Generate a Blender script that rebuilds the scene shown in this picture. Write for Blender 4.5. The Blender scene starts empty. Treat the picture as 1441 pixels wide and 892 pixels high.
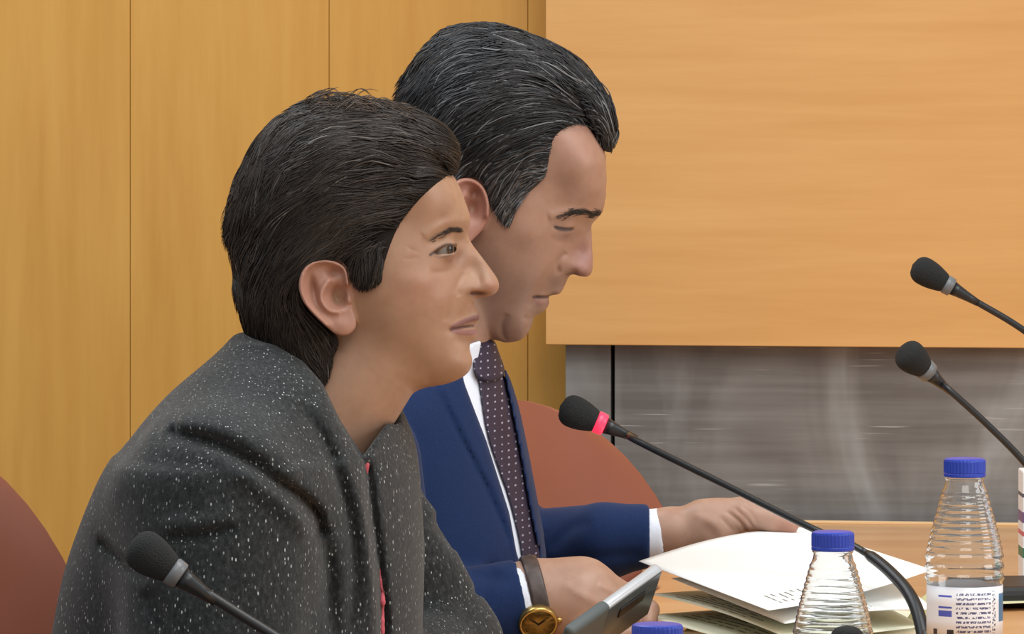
import bpy, bmesh, math, random
import numpy as np
from mathutils import Vector, Matrix

# ------------------------------------------------------------------ camera, world, lights
F_PX, CX, HZ, CAM_Z = 7500.0, 720.5, 105.0, 1.25      # focal length in px, centre column, horizon row, camera height
SC = bpy.context.scene
cam_d = bpy.data.cameras.new('camera'); cam = bpy.data.objects.new('camera', cam_d)
SC.collection.objects.link(cam); SC.camera = cam
cam.location = (0, 0, CAM_Z); cam.rotation_euler = (math.pi/2, 0, 0)
cam_d.sensor_width = 36.0; cam_d.lens = 36.0*F_PX/1441.0
cam_d.shift_y = -(446.0-HZ)/1441.0
cam_d.clip_end = 60

w = bpy.data.worlds.new('room_light'); SC.world = w; w.use_nodes = True
bg = w.node_tree.nodes['Background']; bg.inputs[0].default_value = (0.93, 0.97, 1.0, 1); bg.inputs[1].default_value = 0.5

def area(name, loc, target, size, sy, power, col):
    l = bpy.data.lights.new(name, 'AREA'); l.shape = 'RECTANGLE'; l.size = size; l.size_y = sy
    l.energy = power; l.color = col
    o = bpy.data.objects.new(name, l); SC.collection.objects.link(o); o.location = loc
    d = Vector(target)-Vector(loc); o.rotation_euler = d.to_track_quat('-Z', 'Y').to_euler()
    return o
area('ceiling_light', (0.9, 3.6, 3.1), (0.5, 4.4, 0.9), 1.6, 1.6, 43, (1.0, 0.98, 0.95))
area('ceiling_light', (-1.2, 5.0, 3.1), (-0.4, 5.6, 1.0), 1.4, 1.6, 40, (0.9, 0.96, 1.0))
area('ceiling_light', (0.3, 1.6, 3.0), (0.1, 4.6, 1.0), 2.0, 1.2, 22, (1.0, 0.97, 0.93))
area('window_light', (3.4, 3.4, 1.9), (0.3, 4.6, 1.0), 1.6, 1.5, 30, (0.97, 0.98, 1.0))
vs = SC.view_settings
vs.view_transform = 'Standard'; vs.look = 'None'; vs.gamma = 1.0; vs.use_curve_mapping = False; vs.exposure = 0.0

# ------------------------------------------------------------------ helpers: objects and materials
rng = np.random.default_rng(7)
def srgb(r, g, b):
    f = lambda c: (c/255/12.92 if c <= 10 else ((c/255+0.055)/1.055)**2.4)
    return (f(r), f(g), f(b), 1.0)
def empty(name, loc, label, cat, group=None):
    o = bpy.data.objects.new(name, None); SC.collection.objects.link(o); o.location = loc
    o['label'] = label; o['category'] = cat
    if group: o['group'] = group
    return o
def wloc(o):
    v = Vector((0, 0, 0))
    while o is not None:
        v = v + o.location; o = o.parent
    return np.array(v)
def link(name, me, mat, parent):
    o = bpy.data.objects.new(name, me); SC.collection.objects.link(o)
    if mat: me.materials.append(mat)
    if parent is not None: o.parent = parent
    return o
def mesh_np(name, V, Fq, mat, parent=None, cols=None, smooth=True):
    """V world coordinates (n,3), faces (m,k) array or list; one mesh object."""
    V = np.asarray(V, dtype=np.float64)
    if parent is not None: V = V-wloc(parent)[None, :]
    me = bpy.data.meshes.new(name)
    if isinstance(Fq, np.ndarray):
        k = Fq.shape[1]; m = len(Fq)
        me.vertices.add(len(V)); me.vertices.foreach_set('co', V.astype(np.float32).ravel())
        me.loops.add(m*k); me.loops.foreach_set('vertex_index', Fq.astype(np.int32).ravel())
        me.polygons.add(m); me.polygons.foreach_set('loop_start', np.arange(0, m*k, k, dtype=np.int32))
        me.polygons.foreach_set('loop_total', np.full(m, k, dtype=np.int32))
        me.update(calc_edges=True)
    else:
        me.from_pydata([tuple(p) for p in V], [], [tuple(int(i) for i in f) for f in Fq])
    if smooth: me.polygons.foreach_set('use_smooth', np.ones(len(me.polygons), dtype=bool))
    if cols is not None:
        a = me.color_attributes.new('tint', 'FLOAT_COLOR', 'POINT')
        c = np.ones((len(V), 4), dtype=np.float32); c[:, :cols.shape[1]] = cols
        a.data.foreach_set('color', c.ravel())
    me.validate(); me.update()
    return link(name, me, mat, parent)
def bm_obj(name, bm, mat, parent=None, smooth=False):
    if parent is not None: bmesh.ops.translate(bm, verts=bm.verts, vec=-Vector(wloc(parent)))
    me = bpy.data.meshes.new(name); bm.normal_update(); bm.to_mesh(me); bm.free()
    if smooth: me.polygons.foreach_set('use_smooth', np.ones(len(me.polygons), dtype=bool))
    return link(name, me, mat, parent)
def box_bm(c, size, bev=0.0, rz=0.0, seg=2):
    bm = bmesh.new(); bmesh.ops.create_cube(bm, size=1.0)
    for v in bm.verts: v.co = Vector((v.co.x*size[0], v.co.y*size[1], v.co.z*size[2]))
    if bev > 0: bmesh.ops.bevel(bm, geom=bm.edges[:], offset=bev, segments=seg, profile=0.5, affect='EDGES')
    bmesh.ops.rotate(bm, verts=bm.verts, cent=(0, 0, 0), matrix=Matrix.Rotation(rz, 3, 'Z'))
    bmesh.ops.translate(bm, verts=bm.verts, vec=Vector(c))
    return bm
def at(px, py, D):
    k = D/F_PX
    return np.array([(px-CX)*k, D, CAM_Z+(HZ-py)*k])
def spline(P, n):
    """Catmull-Rom through points P (m,d) -> n points."""
    P = np.asarray(P, float); m = len(P)
    Q = np.vstack([2*P[0]-P[1], P, 2*P[-1]-P[-2]])
    t = np.linspace(0, m-1, n); i = np.minimum(t.astype(int), m-2); u = (t-i)[:, None]
    p0, p1, p2, p3 = Q[i], Q[i+1], Q[i+2], Q[i+3]
    return 0.5*((2*p1)+(-p0+p2)*u+(2*p0-5*p1+4*p2-p3)*u**2+(-p0+3*p1-3*p2+p3)*u**3)
def tube_np(P, R, ns=12, cap=True):
    P = np.asarray(P, float); R = np.asarray(R, float); n = len(P)
    T = np.gradient(P, axis=0); T /= np.linalg.norm(T, axis=1)[:, None]
    up = np.array([0.13, 0.35, 0.93]); N = np.cross(T, up); N /= np.linalg.norm(N, axis=1)[:, None]
    B = np.cross(T, N)
    a = np.arange(ns)*2*np.pi/ns
    V = P[:, None, :]+R[:, None, None]*(np.cos(a)[None, :, None]*N[:, None, :]+np.sin(a)[None, :, None]*B[:, None, :])
    V = V.reshape(-1, 3); Fc = []
    for i in range(n-1):
        for j in range(ns):
            Fc.append((i*ns+j, i*ns+(j+1) % ns, (i+1)*ns+(j+1) % ns, (i+1)*ns+j))
    if cap:
        Fc.append(tuple(range(ns-1, -1, -1))); Fc.append(tuple((n-1)*ns+j for j in range(ns)))
    return V, Fc
def lathe_np(prof, c, ns=40, axis=None):
    """prof [(r,z)], around +Z at c, or along 'axis' vector."""
    prof = np.asarray(prof, float); n = len(prof); a = np.arange(ns)*2*np.pi/ns
    V = np.stack([prof[:, 0, None]*np.cos(a), prof[:, 0, None]*np.sin(a), np.repeat(prof[:, 1, None], ns, 1)], -1).reshape(-1, 3)
    if axis is not None:
        q = Vector((0, 0, 1)).rotation_difference(Vector(axis).normalized()).to_matrix()
        V = V @ np.array(q).T
    V = V+np.asarray(c)[None, :]
    Fc = [(i*ns+j, i*ns+(j+1) % ns, (i+1)*ns+(j+1) % ns, (i+1)*ns+j) for i in range(n-1) for j in range(ns)]
    if prof[0, 0] > 1e-6: Fc.append(tuple(range(ns-1, -1, -1)))
    if prof[-1, 0] > 1e-6: Fc.append(tuple((n-1)*ns+j for j in range(ns)))
    return V, Fc

class NT:
    def __init__(s, name):
        s.m = bpy.data.materials.new(name); s.m.use_nodes = True; s.t = s.m.node_tree
        s.b = s.t.nodes['Principled BSDF']
    def n(s, typ, **kw):
        x = s.t.nodes.new(typ)
        for k, v in kw.items(): setattr(x, k, v)
        return x
    def l(s, a, b): s.t.links.new(a, b)
    def coords(s, scale=(1, 1, 1), rot=(0, 0, 0), typ='Object'):
        tc = s.n('ShaderNodeTexCoord'); mp = s.n('ShaderNodeMapping')
        mp.inputs['Scale'].default_value = scale; mp.inputs['Rotation'].default_value = rot
        s.l(tc.outputs[typ], mp.inputs[0]); return mp.outputs[0]
    def noise(s, vec, scale, detail=4, rough=0.5, dist=0.0):
        x = s.n('ShaderNodeTexNoise'); x.inputs['Scale'].default_value = scale; x.inputs['Detail'].default_value = detail
        x.inputs['Roughness'].default_value = rough; x.inputs['Distortion'].default_value = dist
        s.l(vec, x.inputs['Vector']); return x.outputs['Fac']
    def ramp(s, fac, stops):
        r = s.n('ShaderNodeValToRGB'); e = r.color_ramp.elements
        while len(e) < len(stops): e.new(0.5)
        for q, (p, c) in zip(e, stops): q.position = p; q.color = c
        s.l(fac, r.inputs[0]); return r.outputs[0]
    def mix(s, fac, a, b, mode='MIX'):
        x = s.n('ShaderNodeMix', data_type='RGBA', blend_type=mode)
        for sock, val in ((x.inputs[0], fac), (x.inputs[6], a), (x.inputs[7], b)):
            if hasattr(val, 'links') or hasattr(val, 'is_linked'): s.l(val, sock)
            else: sock.default_value = val
        return x.outputs[2]
    def bump(s, h, strength=0.2, dist=0.002):
        x = s.n('ShaderNodeBump'); x.inputs['Strength'].default_value = strength; x.inputs['Distance'].default_value = dist
        s.l(h, x.inputs['Height']); s.l(x.outputs[0], s.b.inputs['Normal'])
    def set(s, **kw):
        for k, v in kw.items(): s.b.inputs[k.replace('_', ' ')].default_value = v
        return s
    def col(s, c):
        if isinstance(c, tuple): s.b.inputs['Base Color'].default_value = c
        else: s.l(c, s.b.inputs['Base Color'])
        return s
def plain(name, c, rough=0.5, **kw):
    m = NT(name); m.col(c); m.set(Roughness=rough, **kw); return m.m
def tinted(name, rough, vary=0.12, nscale=60, sss=0.0, bumpy=0.0, spec=0.5):
    m = NT(name); a = m.n('ShaderNodeVertexColor', layer_name='tint')
    nz = m.noise(m.coords(), nscale, 3)
    g = m.ramp(nz, [(0.3, (1-vary, 1-vary, 1-vary, 1)), (0.7, (1+vary*0.0, 1, 1, 1))])
    c = m.mix(1.0, a.outputs['Color'], g, 'MULTIPLY')
    if sss > 0:   # blotchy skin tone
        c = m.mix(1.0, c, m.ramp(m.noise(m.coords(), 38, 4, 0.65), [(0.3, (0.90, 0.84, 0.80, 1)), (0.55, (1, 1, 1, 1)), (0.75, (1.0, 0.93, 0.90, 1))]), 'MULTIPLY')
    m.col(c); m.set(Roughness=rough)
    m.b.inputs['Specular IOR Level'].default_value = spec
    if sss > 0:
        m.b.inputs['Subsurface Weight'].default_value = sss; m.b.inputs['Subsurface Radius'].default_value = (1.0, 0.35, 0.2)
        m.b.inputs['Subsurface Scale'].default_value = 0.006
    if bumpy: m.bump(m.noise(m.coords(), 700, 3), bumpy, 0.0006)
    return m.m

# ------------------------------------------------------------------ helpers: implicit modelling (pixel-sized units in a person's own frame)
def smin(a, b, k):
    h = np.clip(0.5+0.5*(b-a)/k, 0, 1); return b+(a-b)*h-k*h*(1-h)
def smax(a, b, k): return -smin(-a, -b, k)
def sstep(e0, e1, x):
    t = np.clip((x-e0)/(e1-e0), 0, 1); return t*t*(3-2*t)
class Grid:
    def __init__(s, x0, x1, v0, v1, w0, w1, h):
        s.h = h; s.o = np.array([x0, v0, w0], float)
        s.x = np.arange(x0, x1+h, h, dtype=np.float32); s.v = np.arange(v0, v1+h, h, dtype=np.float32); s.w = np.arange(w0, w1+h, h, dtype=np.float32)
        s.X = s.x[:, None, None]; s.V = s.v[None, :, None]; s.W = s.w[None, None, :]
        s.X2 = s.x[:, None]; s.V2 = s.v[None, :]
    def cap(s, a, b, ra, rb, sw=1.0):
        """tapered capsule a->b"""
        a = np.array(a, np.float32); b = np.array(b, np.float32); d = b-a; L = float(d@d)+1e-9
        px, pv, pw = s.X-a[0], s.V-a[1], s.W-a[2]
        t = np.clip((px*d[0]+pv*d[1]+pw*d[2])/L, 0, 1)
        return np.sqrt((px-t*d[0])**2+(pv-t*d[1])**2+((pw-t*d[2])/sw)**2)-(ra+(rb-ra)*t)
    def ell(s, c, r, ang=0.0):
        px, pv, pw = s.X-c[0], s.V-c[1], s.W-c[2]
        if ang:
            ca, sa = math.cos(ang), math.sin(ang); px, pv = px*ca+pv*sa, -px*sa+pv*ca
        k0 = np.sqrt((px/r[0])**2+(pv/r[1])**2+(pw/r[2])**2); k1 = np.sqrt((px/r[0]**2)**2+(pv/r[1]**2)**2+(pw/r[2]**2)**2)+1e-9
        return k0*(k0-1)/k1
    def stack(s, prof, yaw, smooth=16):
        """prof rows (v, cx, cw, R, S): ellipse sections, R along the facing direction, S sideways."""
        prof = np.array(prof, float); out = []
        n = max(1, int(smooth/s.h)); ker = np.hanning(2*n+3)[1:-1]; ker /= ker.sum()
        for k in range(1, 5):
            y = np.interp(s.v, prof[:, 0], prof[:, k]); y = np.convolve(np.pad(y, n, mode='edge'), ker, 'valid')
            out.append(y.astype(np.float32)[None, :, None])
        cx, cw, R, S = out; px, pw = s.X-cx, s.W-cw; c, q = math.cos(yaw), math.sin(yaw)
        a = px*c+pw*q; b = -px*q+pw*c
        k0 = np.sqrt((a/R)**2+(b/S)**2); k1 = np.sqrt((a/R**2)**2+(b/S**2)**2)+1e-6
        return k0*(k0-1)/k1
def poly_sd(poly, X, V):
    P = np.asarray(poly, np.float32); X, V = np.broadcast_arrays(X, V)
    d = np.full(X.shape, 1e9, np.float32); ins = np.zeros(X.shape, bool)
    for i in range(len(P)):
        a, b = P[i-1], P[i]; e = b-a; px, pv = X-a[0], V-a[1]
        t = np.clip((px*e[0]+pv*e[1])/(e@e+1e-9), 0, 1)
        d = np.minimum(d, (px-t*e[0])**2+(pv-t*e[1])**2)
        if a[1] != b[1]:
            c = ((a[1] > V) != (b[1] > V)) & (X < (b[0]-a[0])*(V-a[1])/(b[1]-a[1])+a[0]); ins ^= c
    d = np.sqrt(d); return np.where(ins, -d, d)
def line_d(pl, X, V):
    """distance to an open polyline and the position 0..1 along it"""
    P = np.asarray(pl, np.float32); X, V = np.broadcast_arrays(X, V); d = np.full(X.shape, 1e9, np.float32); T = np.zeros(X.shape, np.float32); n = len(P)-1
    for i in range(n):
        a, b = P[i], P[i+1]; e = b-a; px, pv = X-a[0], V-a[1]
        t = np.clip((px*e[0]+pv*e[1])/(e@e+1e-9), 0, 1); q = (px-t*e[0])**2+(pv-t*e[1])**2
        m = q < d; d = np.where(m, q, d); T = np.where(m, (i+t)/n, T)
    return np.sqrt(d), T
def ridge(pl, sig, amp, X, V, n=24, taper=True):
    P = spline(pl, n) if len(pl) > 2 else np.asarray(pl, float)
    d, t = line_d(P, X, V); e = np.exp(-(d/sig)**2)*amp
    return e*np.sqrt(np.clip(4*t*(1-t), 0, 1))**0.7 if taper else e
def gauss(c, s, amp, X, V, ang=0.0):
    ca, sa = math.cos(ang), math.sin(ang); px, pv = X-c[0], V-c[1]
    return amp*np.exp(-((px*ca+pv*sa)/s[0])**2-((-px*sa+pv*ca)/s[1])**2)
def tps(pts, vals, X, V):
    P = np.asarray(pts, float)/100; y = np.asarray(vals, float); n = len(P)
    U = lambda r2: 0.5*r2*np.log(r2+1e-12)
    K = U(((P[:, None]-P[None])**2).sum(-1))+np.eye(n)*1e-4
    A = np.zeros((n+3, n+3)); A[:n, :n] = K; A[:n, n] = 1; A[:n, n+1:] = P; A[n:, :n] = A[:n, n:].T
    c = np.linalg.solve(A, np.r_[y, 0, 0, 0])
    X, V = np.broadcast_arrays(X/100, V/100); out = c[n]+c[n+1]*X+c[n+2]*V
    for i in range(n): out = out+c[i]*U((X-P[i, 0])**2+(V-P[i, 1])**2)
    return out.astype(np.float32)
def nets(Fv, g, relax=1):
    """surface nets -> vertices in frame units, quads"""
    S = Fv < 0; nx, ny, nz = Fv.shape
    cnt = np.zeros((nx-1, ny-1, nz-1), np.uint8)
    for i in (0, 1):
        for j in (0, 1):
            for k in (0, 1): cnt += S[i:nx-1+i, j:ny-1+j, k:nz-1+k]
    act = (cnt > 0) & (cnt < 8); I = np.argwhere(act); idx = np.full(act.shape, -1, np.int32); idx[tuple(I.T)] = np.arange(len(I))
    C = [(i, j, k) for i in (0, 1) for j in (0, 1) for k in (0, 1)]
    val = np.stack([Fv[I[:, 0]+c[0], I[:, 1]+c[1], I[:, 2]+c[2]] for c in C], 1)
    pos = np.zeros((len(I), 3)); num = np.zeros(len(I))
    for a in range(8):
        for b in range(a+1, 8):
            ca, cb = np.array(C[a]), np.array(C[b])
            if np.abs(ca-cb).sum() != 1: continue
            m = (val[:, a] < 0) != (val[:, b] < 0); t = np.where(m, val[:, a]/np.where(m, val[:, a]-val[:, b], 1), 0)
            pos += np.where(m[:, None], ca+t[:, None]*(cb-ca), 0); num += m
    Vt = I+pos/np.maximum(num, 1)[:, None]; Q = []
    for ax in range(3):
        sl0 = [slice(None)]*3; sl1 = [slice(None)]*3; sl0[ax] = slice(0, -1); sl1[ax] = slice(1, None)
        ch = S[tuple(sl0)] != S[tuple(sl1)]; E = np.argwhere(ch)
        u, v2 = [(1, 2), (2, 0), (0, 1)][ax]
        ok = (E[:, u] > 0) & (E[:, v2] > 0) & (E[:, u] < Fv.shape[u]-1) & (E[:, v2] < Fv.shape[v2]-1); E = E[ok]
        ins = S[tuple(E.T)]
        def cell(du, dv):
            e = E.copy(); e[:, u] -= du; e[:, v2] -= dv; return idx[tuple(e.T)]
        q = np.stack([cell(0, 0), cell(1, 0), cell(1, 1), cell(0, 1)], 1); q[~ins] = q[~ins][:, ::-1]; Q.append(q)
    Q = np.concatenate(Q); Q = Q[(Q >= 0).all(1)]
    for _ in range(relax):
        A = np.zeros_like(Vt); n = np.zeros(len(Vt))
        for a, b in ((0, 1), (1, 2), (2, 3), (3, 0)):
            np.add.at(A, Q[:, a], Vt[Q[:, b]]); np.add.at(A, Q[:, b], Vt[Q[:, a]]); np.add.at(n, Q[:, a], 1); np.add.at(n, Q[:, b], 1)
        Vt = Vt*0.5+0.5*A/np.maximum(n, 1)[:, None]
    Vt = g.o+Vt*g.h
    return Vt, Q
class Frame:
    """a person's own frame: x to the right, v downwards, w towards the viewer, all in 1/s metres"""
    def __init__(s, D): s.D = D; s.s = F_PX/D
    def world(s, P):
        P = np.asarray(P, float)
        return np.stack([(P[:, 0]-CX)/s.s, s.D-P[:, 2]/s.s, CAM_Z+(HZ-P[:, 1])/s.s], 1)
    def q(s, px, py, w):
        k = 1-w/(s.s*s.D); return (CX+(px-CX)*k, HZ+(py-HZ)*k, w)
    def q2(s, pts, w): return [s.q(a, b, w)[:2] for a, b in pts]
    def build(s, name, Fv, g, mat, parent, colfn=None, relax=1, more=()):
        V, Q = nets(Fv, g, relax)
        c = colfn(V[:, 0], V[:, 1], V[:, 2]) if colfn else None
        for f2, g2, c2 in more:
            V2, Q2 = nets(f2, g2, relax); Q = np.vstack([Q, Q2+len(V)]); V = np.vstack([V, V2]); c = np.vstack([c, c2(V2[:, 0], V2[:, 1], V2[:, 2])])
        Wd = s.world(V)
        # (x,v,w)->(x,-w,-v) keeps handedness: orientation is checked by signed volume
        a, b, cc = Wd[Q[:, 0]], Wd[Q[:, 1]], Wd[Q[:, 2]]
        if np.einsum('ij,ij->i', a-Wd.mean(0), np.cross(b-Wd.mean(0), cc-Wd.mean(0))).sum() < 0: Q = Q[:, ::-1]
        return mesh_np(name, Wd, Q, mat, parent, c)
def bil(A, g, x, v):
    i = np.clip((x-g.x[0])/g.h, 0, len(g.x)-1.001); j = np.clip((v-g.v[0])/g.h, 0, len(g.v)-1.001)
    i0 = i.astype(int); j0 = j.astype(int); a = i-i0; b = j-j0
    return A[i0, j0]*(1-a)*(1-b)+A[i0+1, j0]*a*(1-b)+A[i0, j0+1]*(1-a)*b+A[i0+1, j0+1]*a*b
def flow_field(guides, g, pw=2.0):
    Ps, Ts = [], []
    for gd in guides:
        p = spline(gd, 14); t = np.gradient(p, axis=0); t /= np.linalg.norm(t, axis=1)[:, None]; Ps.append(p); Ts.append(t)
    P, T = np.vstack(Ps), np.vstack(Ts); X, V = np.broadcast_arrays(g.X2, g.V2)
    fx = np.zeros(X.shape); fv = np.zeros(X.shape)
    for p, t in zip(P, T):
        wt = 1/(((X-p[0])**2+(V-p[1])**2+30)**pw); fx += wt*t[0]; fv += wt*t[1]
    n = np.hypot(fx, fv)+1e-12; return fx/n, fv/n
def strands(name, fr, g, G, inside, flow, locks, per, npt, step, rad, off, colfn, mat, parent, seed, spread=5, sides=(1, -1), wav=2.0, offl=5.0, keep=None, lockpts=None, woff=0.0):
    """hair strands laid over the surface w = sqrt(G); one mesh of tapered tubes"""
    r = np.random.default_rng(seed); Gx, Gv = np.gradient(G, g.h)
    if lockpts is None:
        lp = np.stack([r.uniform(g.x[0], g.x[-1], locks*14), r.uniform(g.v[0], g.v[-1], locks*14)], 1)
        ok = (bil(inside, g, lp[:, 0], lp[:, 1]) < -2) & (bil(G, g, lp[:, 0], lp[:, 1]) > 0)
        if keep is not None: ok &= keep(lp[:, 0], lp[:, 1])
        lp = lp[ok][:locks]
    else: lp = np.asarray(lockpts, float)
    n = len(lp)*per; L = np.repeat(np.arange(len(lp)), per)
    x = lp[L, 0]+r.normal(0, spread, n); v = lp[L, 1]+r.normal(0, spread, n)
    lo = r.uniform(0, offl, len(lp))[L]; ph = r.uniform(0, 6.28, len(lp))[L]; wa = r.uniform(0.2, 1, len(lp))[L]*wav; ln = r.uniform(0.65, 1.15, n)
    ang = r.normal(0, 0.12, len(lp))[L]+r.normal(0, 0.07, n)
    P = np.zeros((n, npt, 3)); alive = np.ones(n, bool); last = np.zeros(n); X0 = x.copy(); pts = []
    ok0 = (bil(inside, g, x, v) < 0) & (bil(G, g, x, v) > 0)
    for k in range(npt):
        pts.append((x.copy(), v.copy(), alive.copy()))
        fx, fv = bil(flow[0], g, x, v), bil(flow[1], g, x, v)
        a = ang+0.10*wa*np.sin(ph+k*0.8); ca, sa = np.cos(a), np.sin(a); dx, dv = fx*ca-fv*sa, fx*sa+fv*ca
        nx, nv = x+dx*step*ln, v+dv*step*ln
        good = (bil(G, g, nx, nv) > 0) & (bil(inside, g, nx, nv) < 3); alive &= good
        x, v = np.where(alive, nx, x), np.where(alive, nv, v)
    lens = np.array([p[2] for p in pts]).sum(0)
    for k, (x, v, al) in enumerate(pts):
        Gk = np.maximum(bil(G, g, x, v), 1.0); gx, gv = bil(Gx, g, x, v), bil(Gv, g, x, v); W = np.sqrt(Gk)
        N = np.stack([-gx, -gv, 2*W], 1); N /= np.linalg.norm(N, axis=1)[:, None]
        t = k/(npt-1); o = off*np.sin(np.pi*min(1, t*1.1+0.12))+lo*(np.sin(np.pi*t)**0.7)+woff
        P[:, k] = np.stack([x, v, W], 1)+N*o[:, None]
    okm = ok0 & (lens > 3); P = P[okm]; lens = lens[okm]; n = len(P)
    if n == 0: return None
    Vs, Qs, Cs = [], [], []; base = 0
    for sd in sides:
        Pm = P.copy(); Pm[:, :, 2] *= sd
        Wp = fr.world(Pm.reshape(-1, 3)).reshape(n, npt, 3)
        T = np.gradient(Wp, axis=1)+1e-9; T /= np.linalg.norm(T, axis=2, keepdims=True)+1e-12
        up = r.normal(size=(n, 1, 3)); Nn = np.cross(T, np.broadcast_to(up, T.shape)); Nn /= np.linalg.norm(Nn, axis=2, keepdims=True)+1e-9; B = np.cross(T, Nn)
        tt = np.arange(npt)[None, :]/np.maximum(lens-1, 1)[:, None]
        R = rad/fr.s*np.clip(np.minimum(tt*5+0.35, (1.02-tt)*3.5), 0.0, 1)*r.uniform(0.6, 1.2, (n, 1))
        ring = [Wp+R[..., None]*(math.cos(a)*Nn+math.sin(a)*B) for a in (0, 2.094, 4.189)]
        V = np.stack(ring, 2).reshape(-1, 3); Vs.append(V)
        i = np.arange(n)[:, None, None]*npt*3+np.arange(npt-1)[None, :, None]*3; j = np.arange(3)[None, None, :]; j2 = (j+1) % 3
        livek = (np.arange(npt-1)[None, :] < (lens-1)[:, None])
        q = np.stack([i+j, i+j2, i+3+j2, i+3+j], -1)[np.repeat(livek[:, :, None], 3, 2)]; Qs.append(q.reshape(-1, 4)+base); base += len(V)
        c = colfn(P[:, 0, 0], P[:, 0, 1], r); Cs.append(np.repeat(c, npt*3, axis=0))
    o = mesh_np(name, np.vstack(Vs), np.vstack(Qs), mat, parent, np.vstack(Cs)); o['kind'] = 'stuff'
    return o

# ------------------------------------------------------------------ materials of the room
def wood(name, c1, c2, c3, scale, rot=(0, 0, 0), rough=0.38):
    m = NT(name); co = m.coords(scale, rot)
    a = m.noise(co, 1.0, 5, 0.6, 0.6); b = m.noise(m.coords(tuple(x*4 for x in scale), rot), 1.0, 4, 0.65)
    big = m.noise(m.coords(tuple(x*0.35 for x in scale), rot), 1.0, 2, 0.5, 1.5)
    c = m.ramp(a, [(0.32, c1), (0.5, c2), (0.68, c3)])
    c = m.mix(0.35, c, m.ramp(b, [(0.35, c1), (0.65, c3)]))
    c = m.mix(0.3, c, m.ramp(big, [(0.35, c1), (0.65, c3)]))
    m.col(c); m.set(Roughness=rough); m.bump(b, 0.05, 0.0005)
    return m.m
M_WALL = wood('amber_wall_veneer', srgb(188, 132, 54), srgb(200, 146, 66), srgb(208, 157, 78), (16, 16, 1.3))
M_FASCIA = wood('light_horizontal_veneer', srgb(202, 148, 86), srgb(210, 157, 95), srgb(217, 166, 104), (1.1, 9, 26))
M_TABLE = wood('table_veneer', srgb(194, 143, 92), srgb(208, 160, 110), srgb(216, 172, 122), (2, 18, 10), rough=0.3)
M_EDGE = wood('pale_edge_wood', srgb(218, 180, 130), srgb(228, 190, 142), srgb(232, 198, 150), (3, 20, 20))
def grey_panel():
    m = NT('worn_grey_panel')
    st = m.noise(m.coords((1.5, 1.5, 40)), 2.2, 5, 0.6); sm = m.noise(m.coords((6, 6, 2.2), (0, 0.45, 0)), 1.5, 3, 0.6, 0.8)
    c = m.ramp(sm, [(0.36, srgb(106, 100, 96)), (0.54, srgb(130, 126, 122)), (0.7, srgb(158, 158, 156))])
    c = m.mix(0.3, c, m.ramp(st, [(0.35, srgb(94, 88, 85)), (0.7, srgb(150, 149, 146))]))
    sc = m.noise(m.coords((7, 7, 260)), 1.3, 2, 0.4); msk = m.noise(m.coords((5, 5, 9)), 1.6, 2)
    k = m.n('ShaderNodeMath', operation='MULTIPLY'); r1 = m.ramp(sc, [(0.66, (0, 0, 0, 1)), (0.72, (1, 1, 1, 1))]); r2 = m.ramp(msk, [(0.52, (0, 0, 0, 1)), (0.62, (1, 1, 1, 1))])
    m.l(r1, k.inputs[0]); m.l(r2, k.inputs[1])
    c = m.mix(k.outputs[0], c, srgb(168, 165, 160))
    m.col(c); m.set(Roughness=0.5, Metallic=0.15); return m.m
M_GREY = grey_panel()
M_FLOOR = wood('carpet_floor', srgb(70, 66, 62), srgb(82, 78, 74), srgb(92, 88, 84), (60, 60, 60), rough=0.95)
M_CEIL = plain('matte_white', srgb(235, 235, 232), 0.9)
M_DARK = plain('dark_gap', srgb(12, 11, 10), 0.9)

# ------------------------------------------------------------------ room
def struct(o): o['kind'] = 'structure'; return o
struct(bm_obj('floor', box_bm((0, 3.5, -0.02), (7, 8, 0.04)), M_FLOOR))
WB = struct(bm_obj('wall_back', box_bm((0, 6.245, 1.6), (7, 0.1, 3.2)), M_WALL))
PW = 280*6.12/F_PX
for i in range(-9, 4):
    x0 = (183-CX)*6.12/F_PX+i*PW
    bm_obj('wall_panel', box_bm((x0+PW/2, 6.157, 1.6), (PW-0.0005, 0.07, 3.2), 0.0006, seg=1), M_WALL, WB)

YAW_D = math.radians(8)
def dais_pt(x, back=0.0, y0=6.0, x0=0.0380):
    return np.array([x0+x*math.cos(YAW_D)+back*math.sin(YAW_D), y0-x*math.sin(YAW_D)+back*math.cos(YAW_D)])
dais = empty('dais_bench', (0.9, 6.1, 0.0), 'raised wooden bench front with grey panels below, behind the table', 'bench')
def dais_box(name, x0, x1, b0, b1, z0, z1, mat, bev=0.001):
    c = dais_pt((x0+x1)/2, (b0+b1)/2)
    return bm_obj(name, box_bm((c[0], c[1], (z0+z1)/2), (x1-x0, b1-b0, z1-z0), bev, -YAW_D), mat, dais)
zf = 1.25-(485-HZ)*6.0/F_PX
dais_box('fascia_board', 0, 2.4, 0, 0.045, zf, 1.62, M_FASCIA)
dais_box('side_board', 0.0, 0.03, 0.0455, 0.105, zf+0.0, 1.6, M_FASCIA)
dais_box('bench_ledge', 0.0, 2.4, 0.0, 0.105, 1.6205, 1.65, M_FASCIA)
xg = (791-768)*6.0/F_PX; xj = (855-768)*6.03/F_PX; xk = (860.5-768)*6.03/F_PX
o = dais_box('grey_panel', xg, xj, 0.03, 0.05, 0.02, zf-0.0005, M_GREY)
dais_box('grey_panel', xk, 1.4, 0.03, 0.05, 0.02, zf-0.0005, M_GREY)
dais_box('grey_panel', 1.404, 2.4, 0.03, 0.05, 0.02, zf-0.0005, M_GREY)
dais_box('panel_backing', xg+0.004, 2.4, 0.0505, 0.09, 0.02, zf-0.0005, M_DARK)

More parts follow.
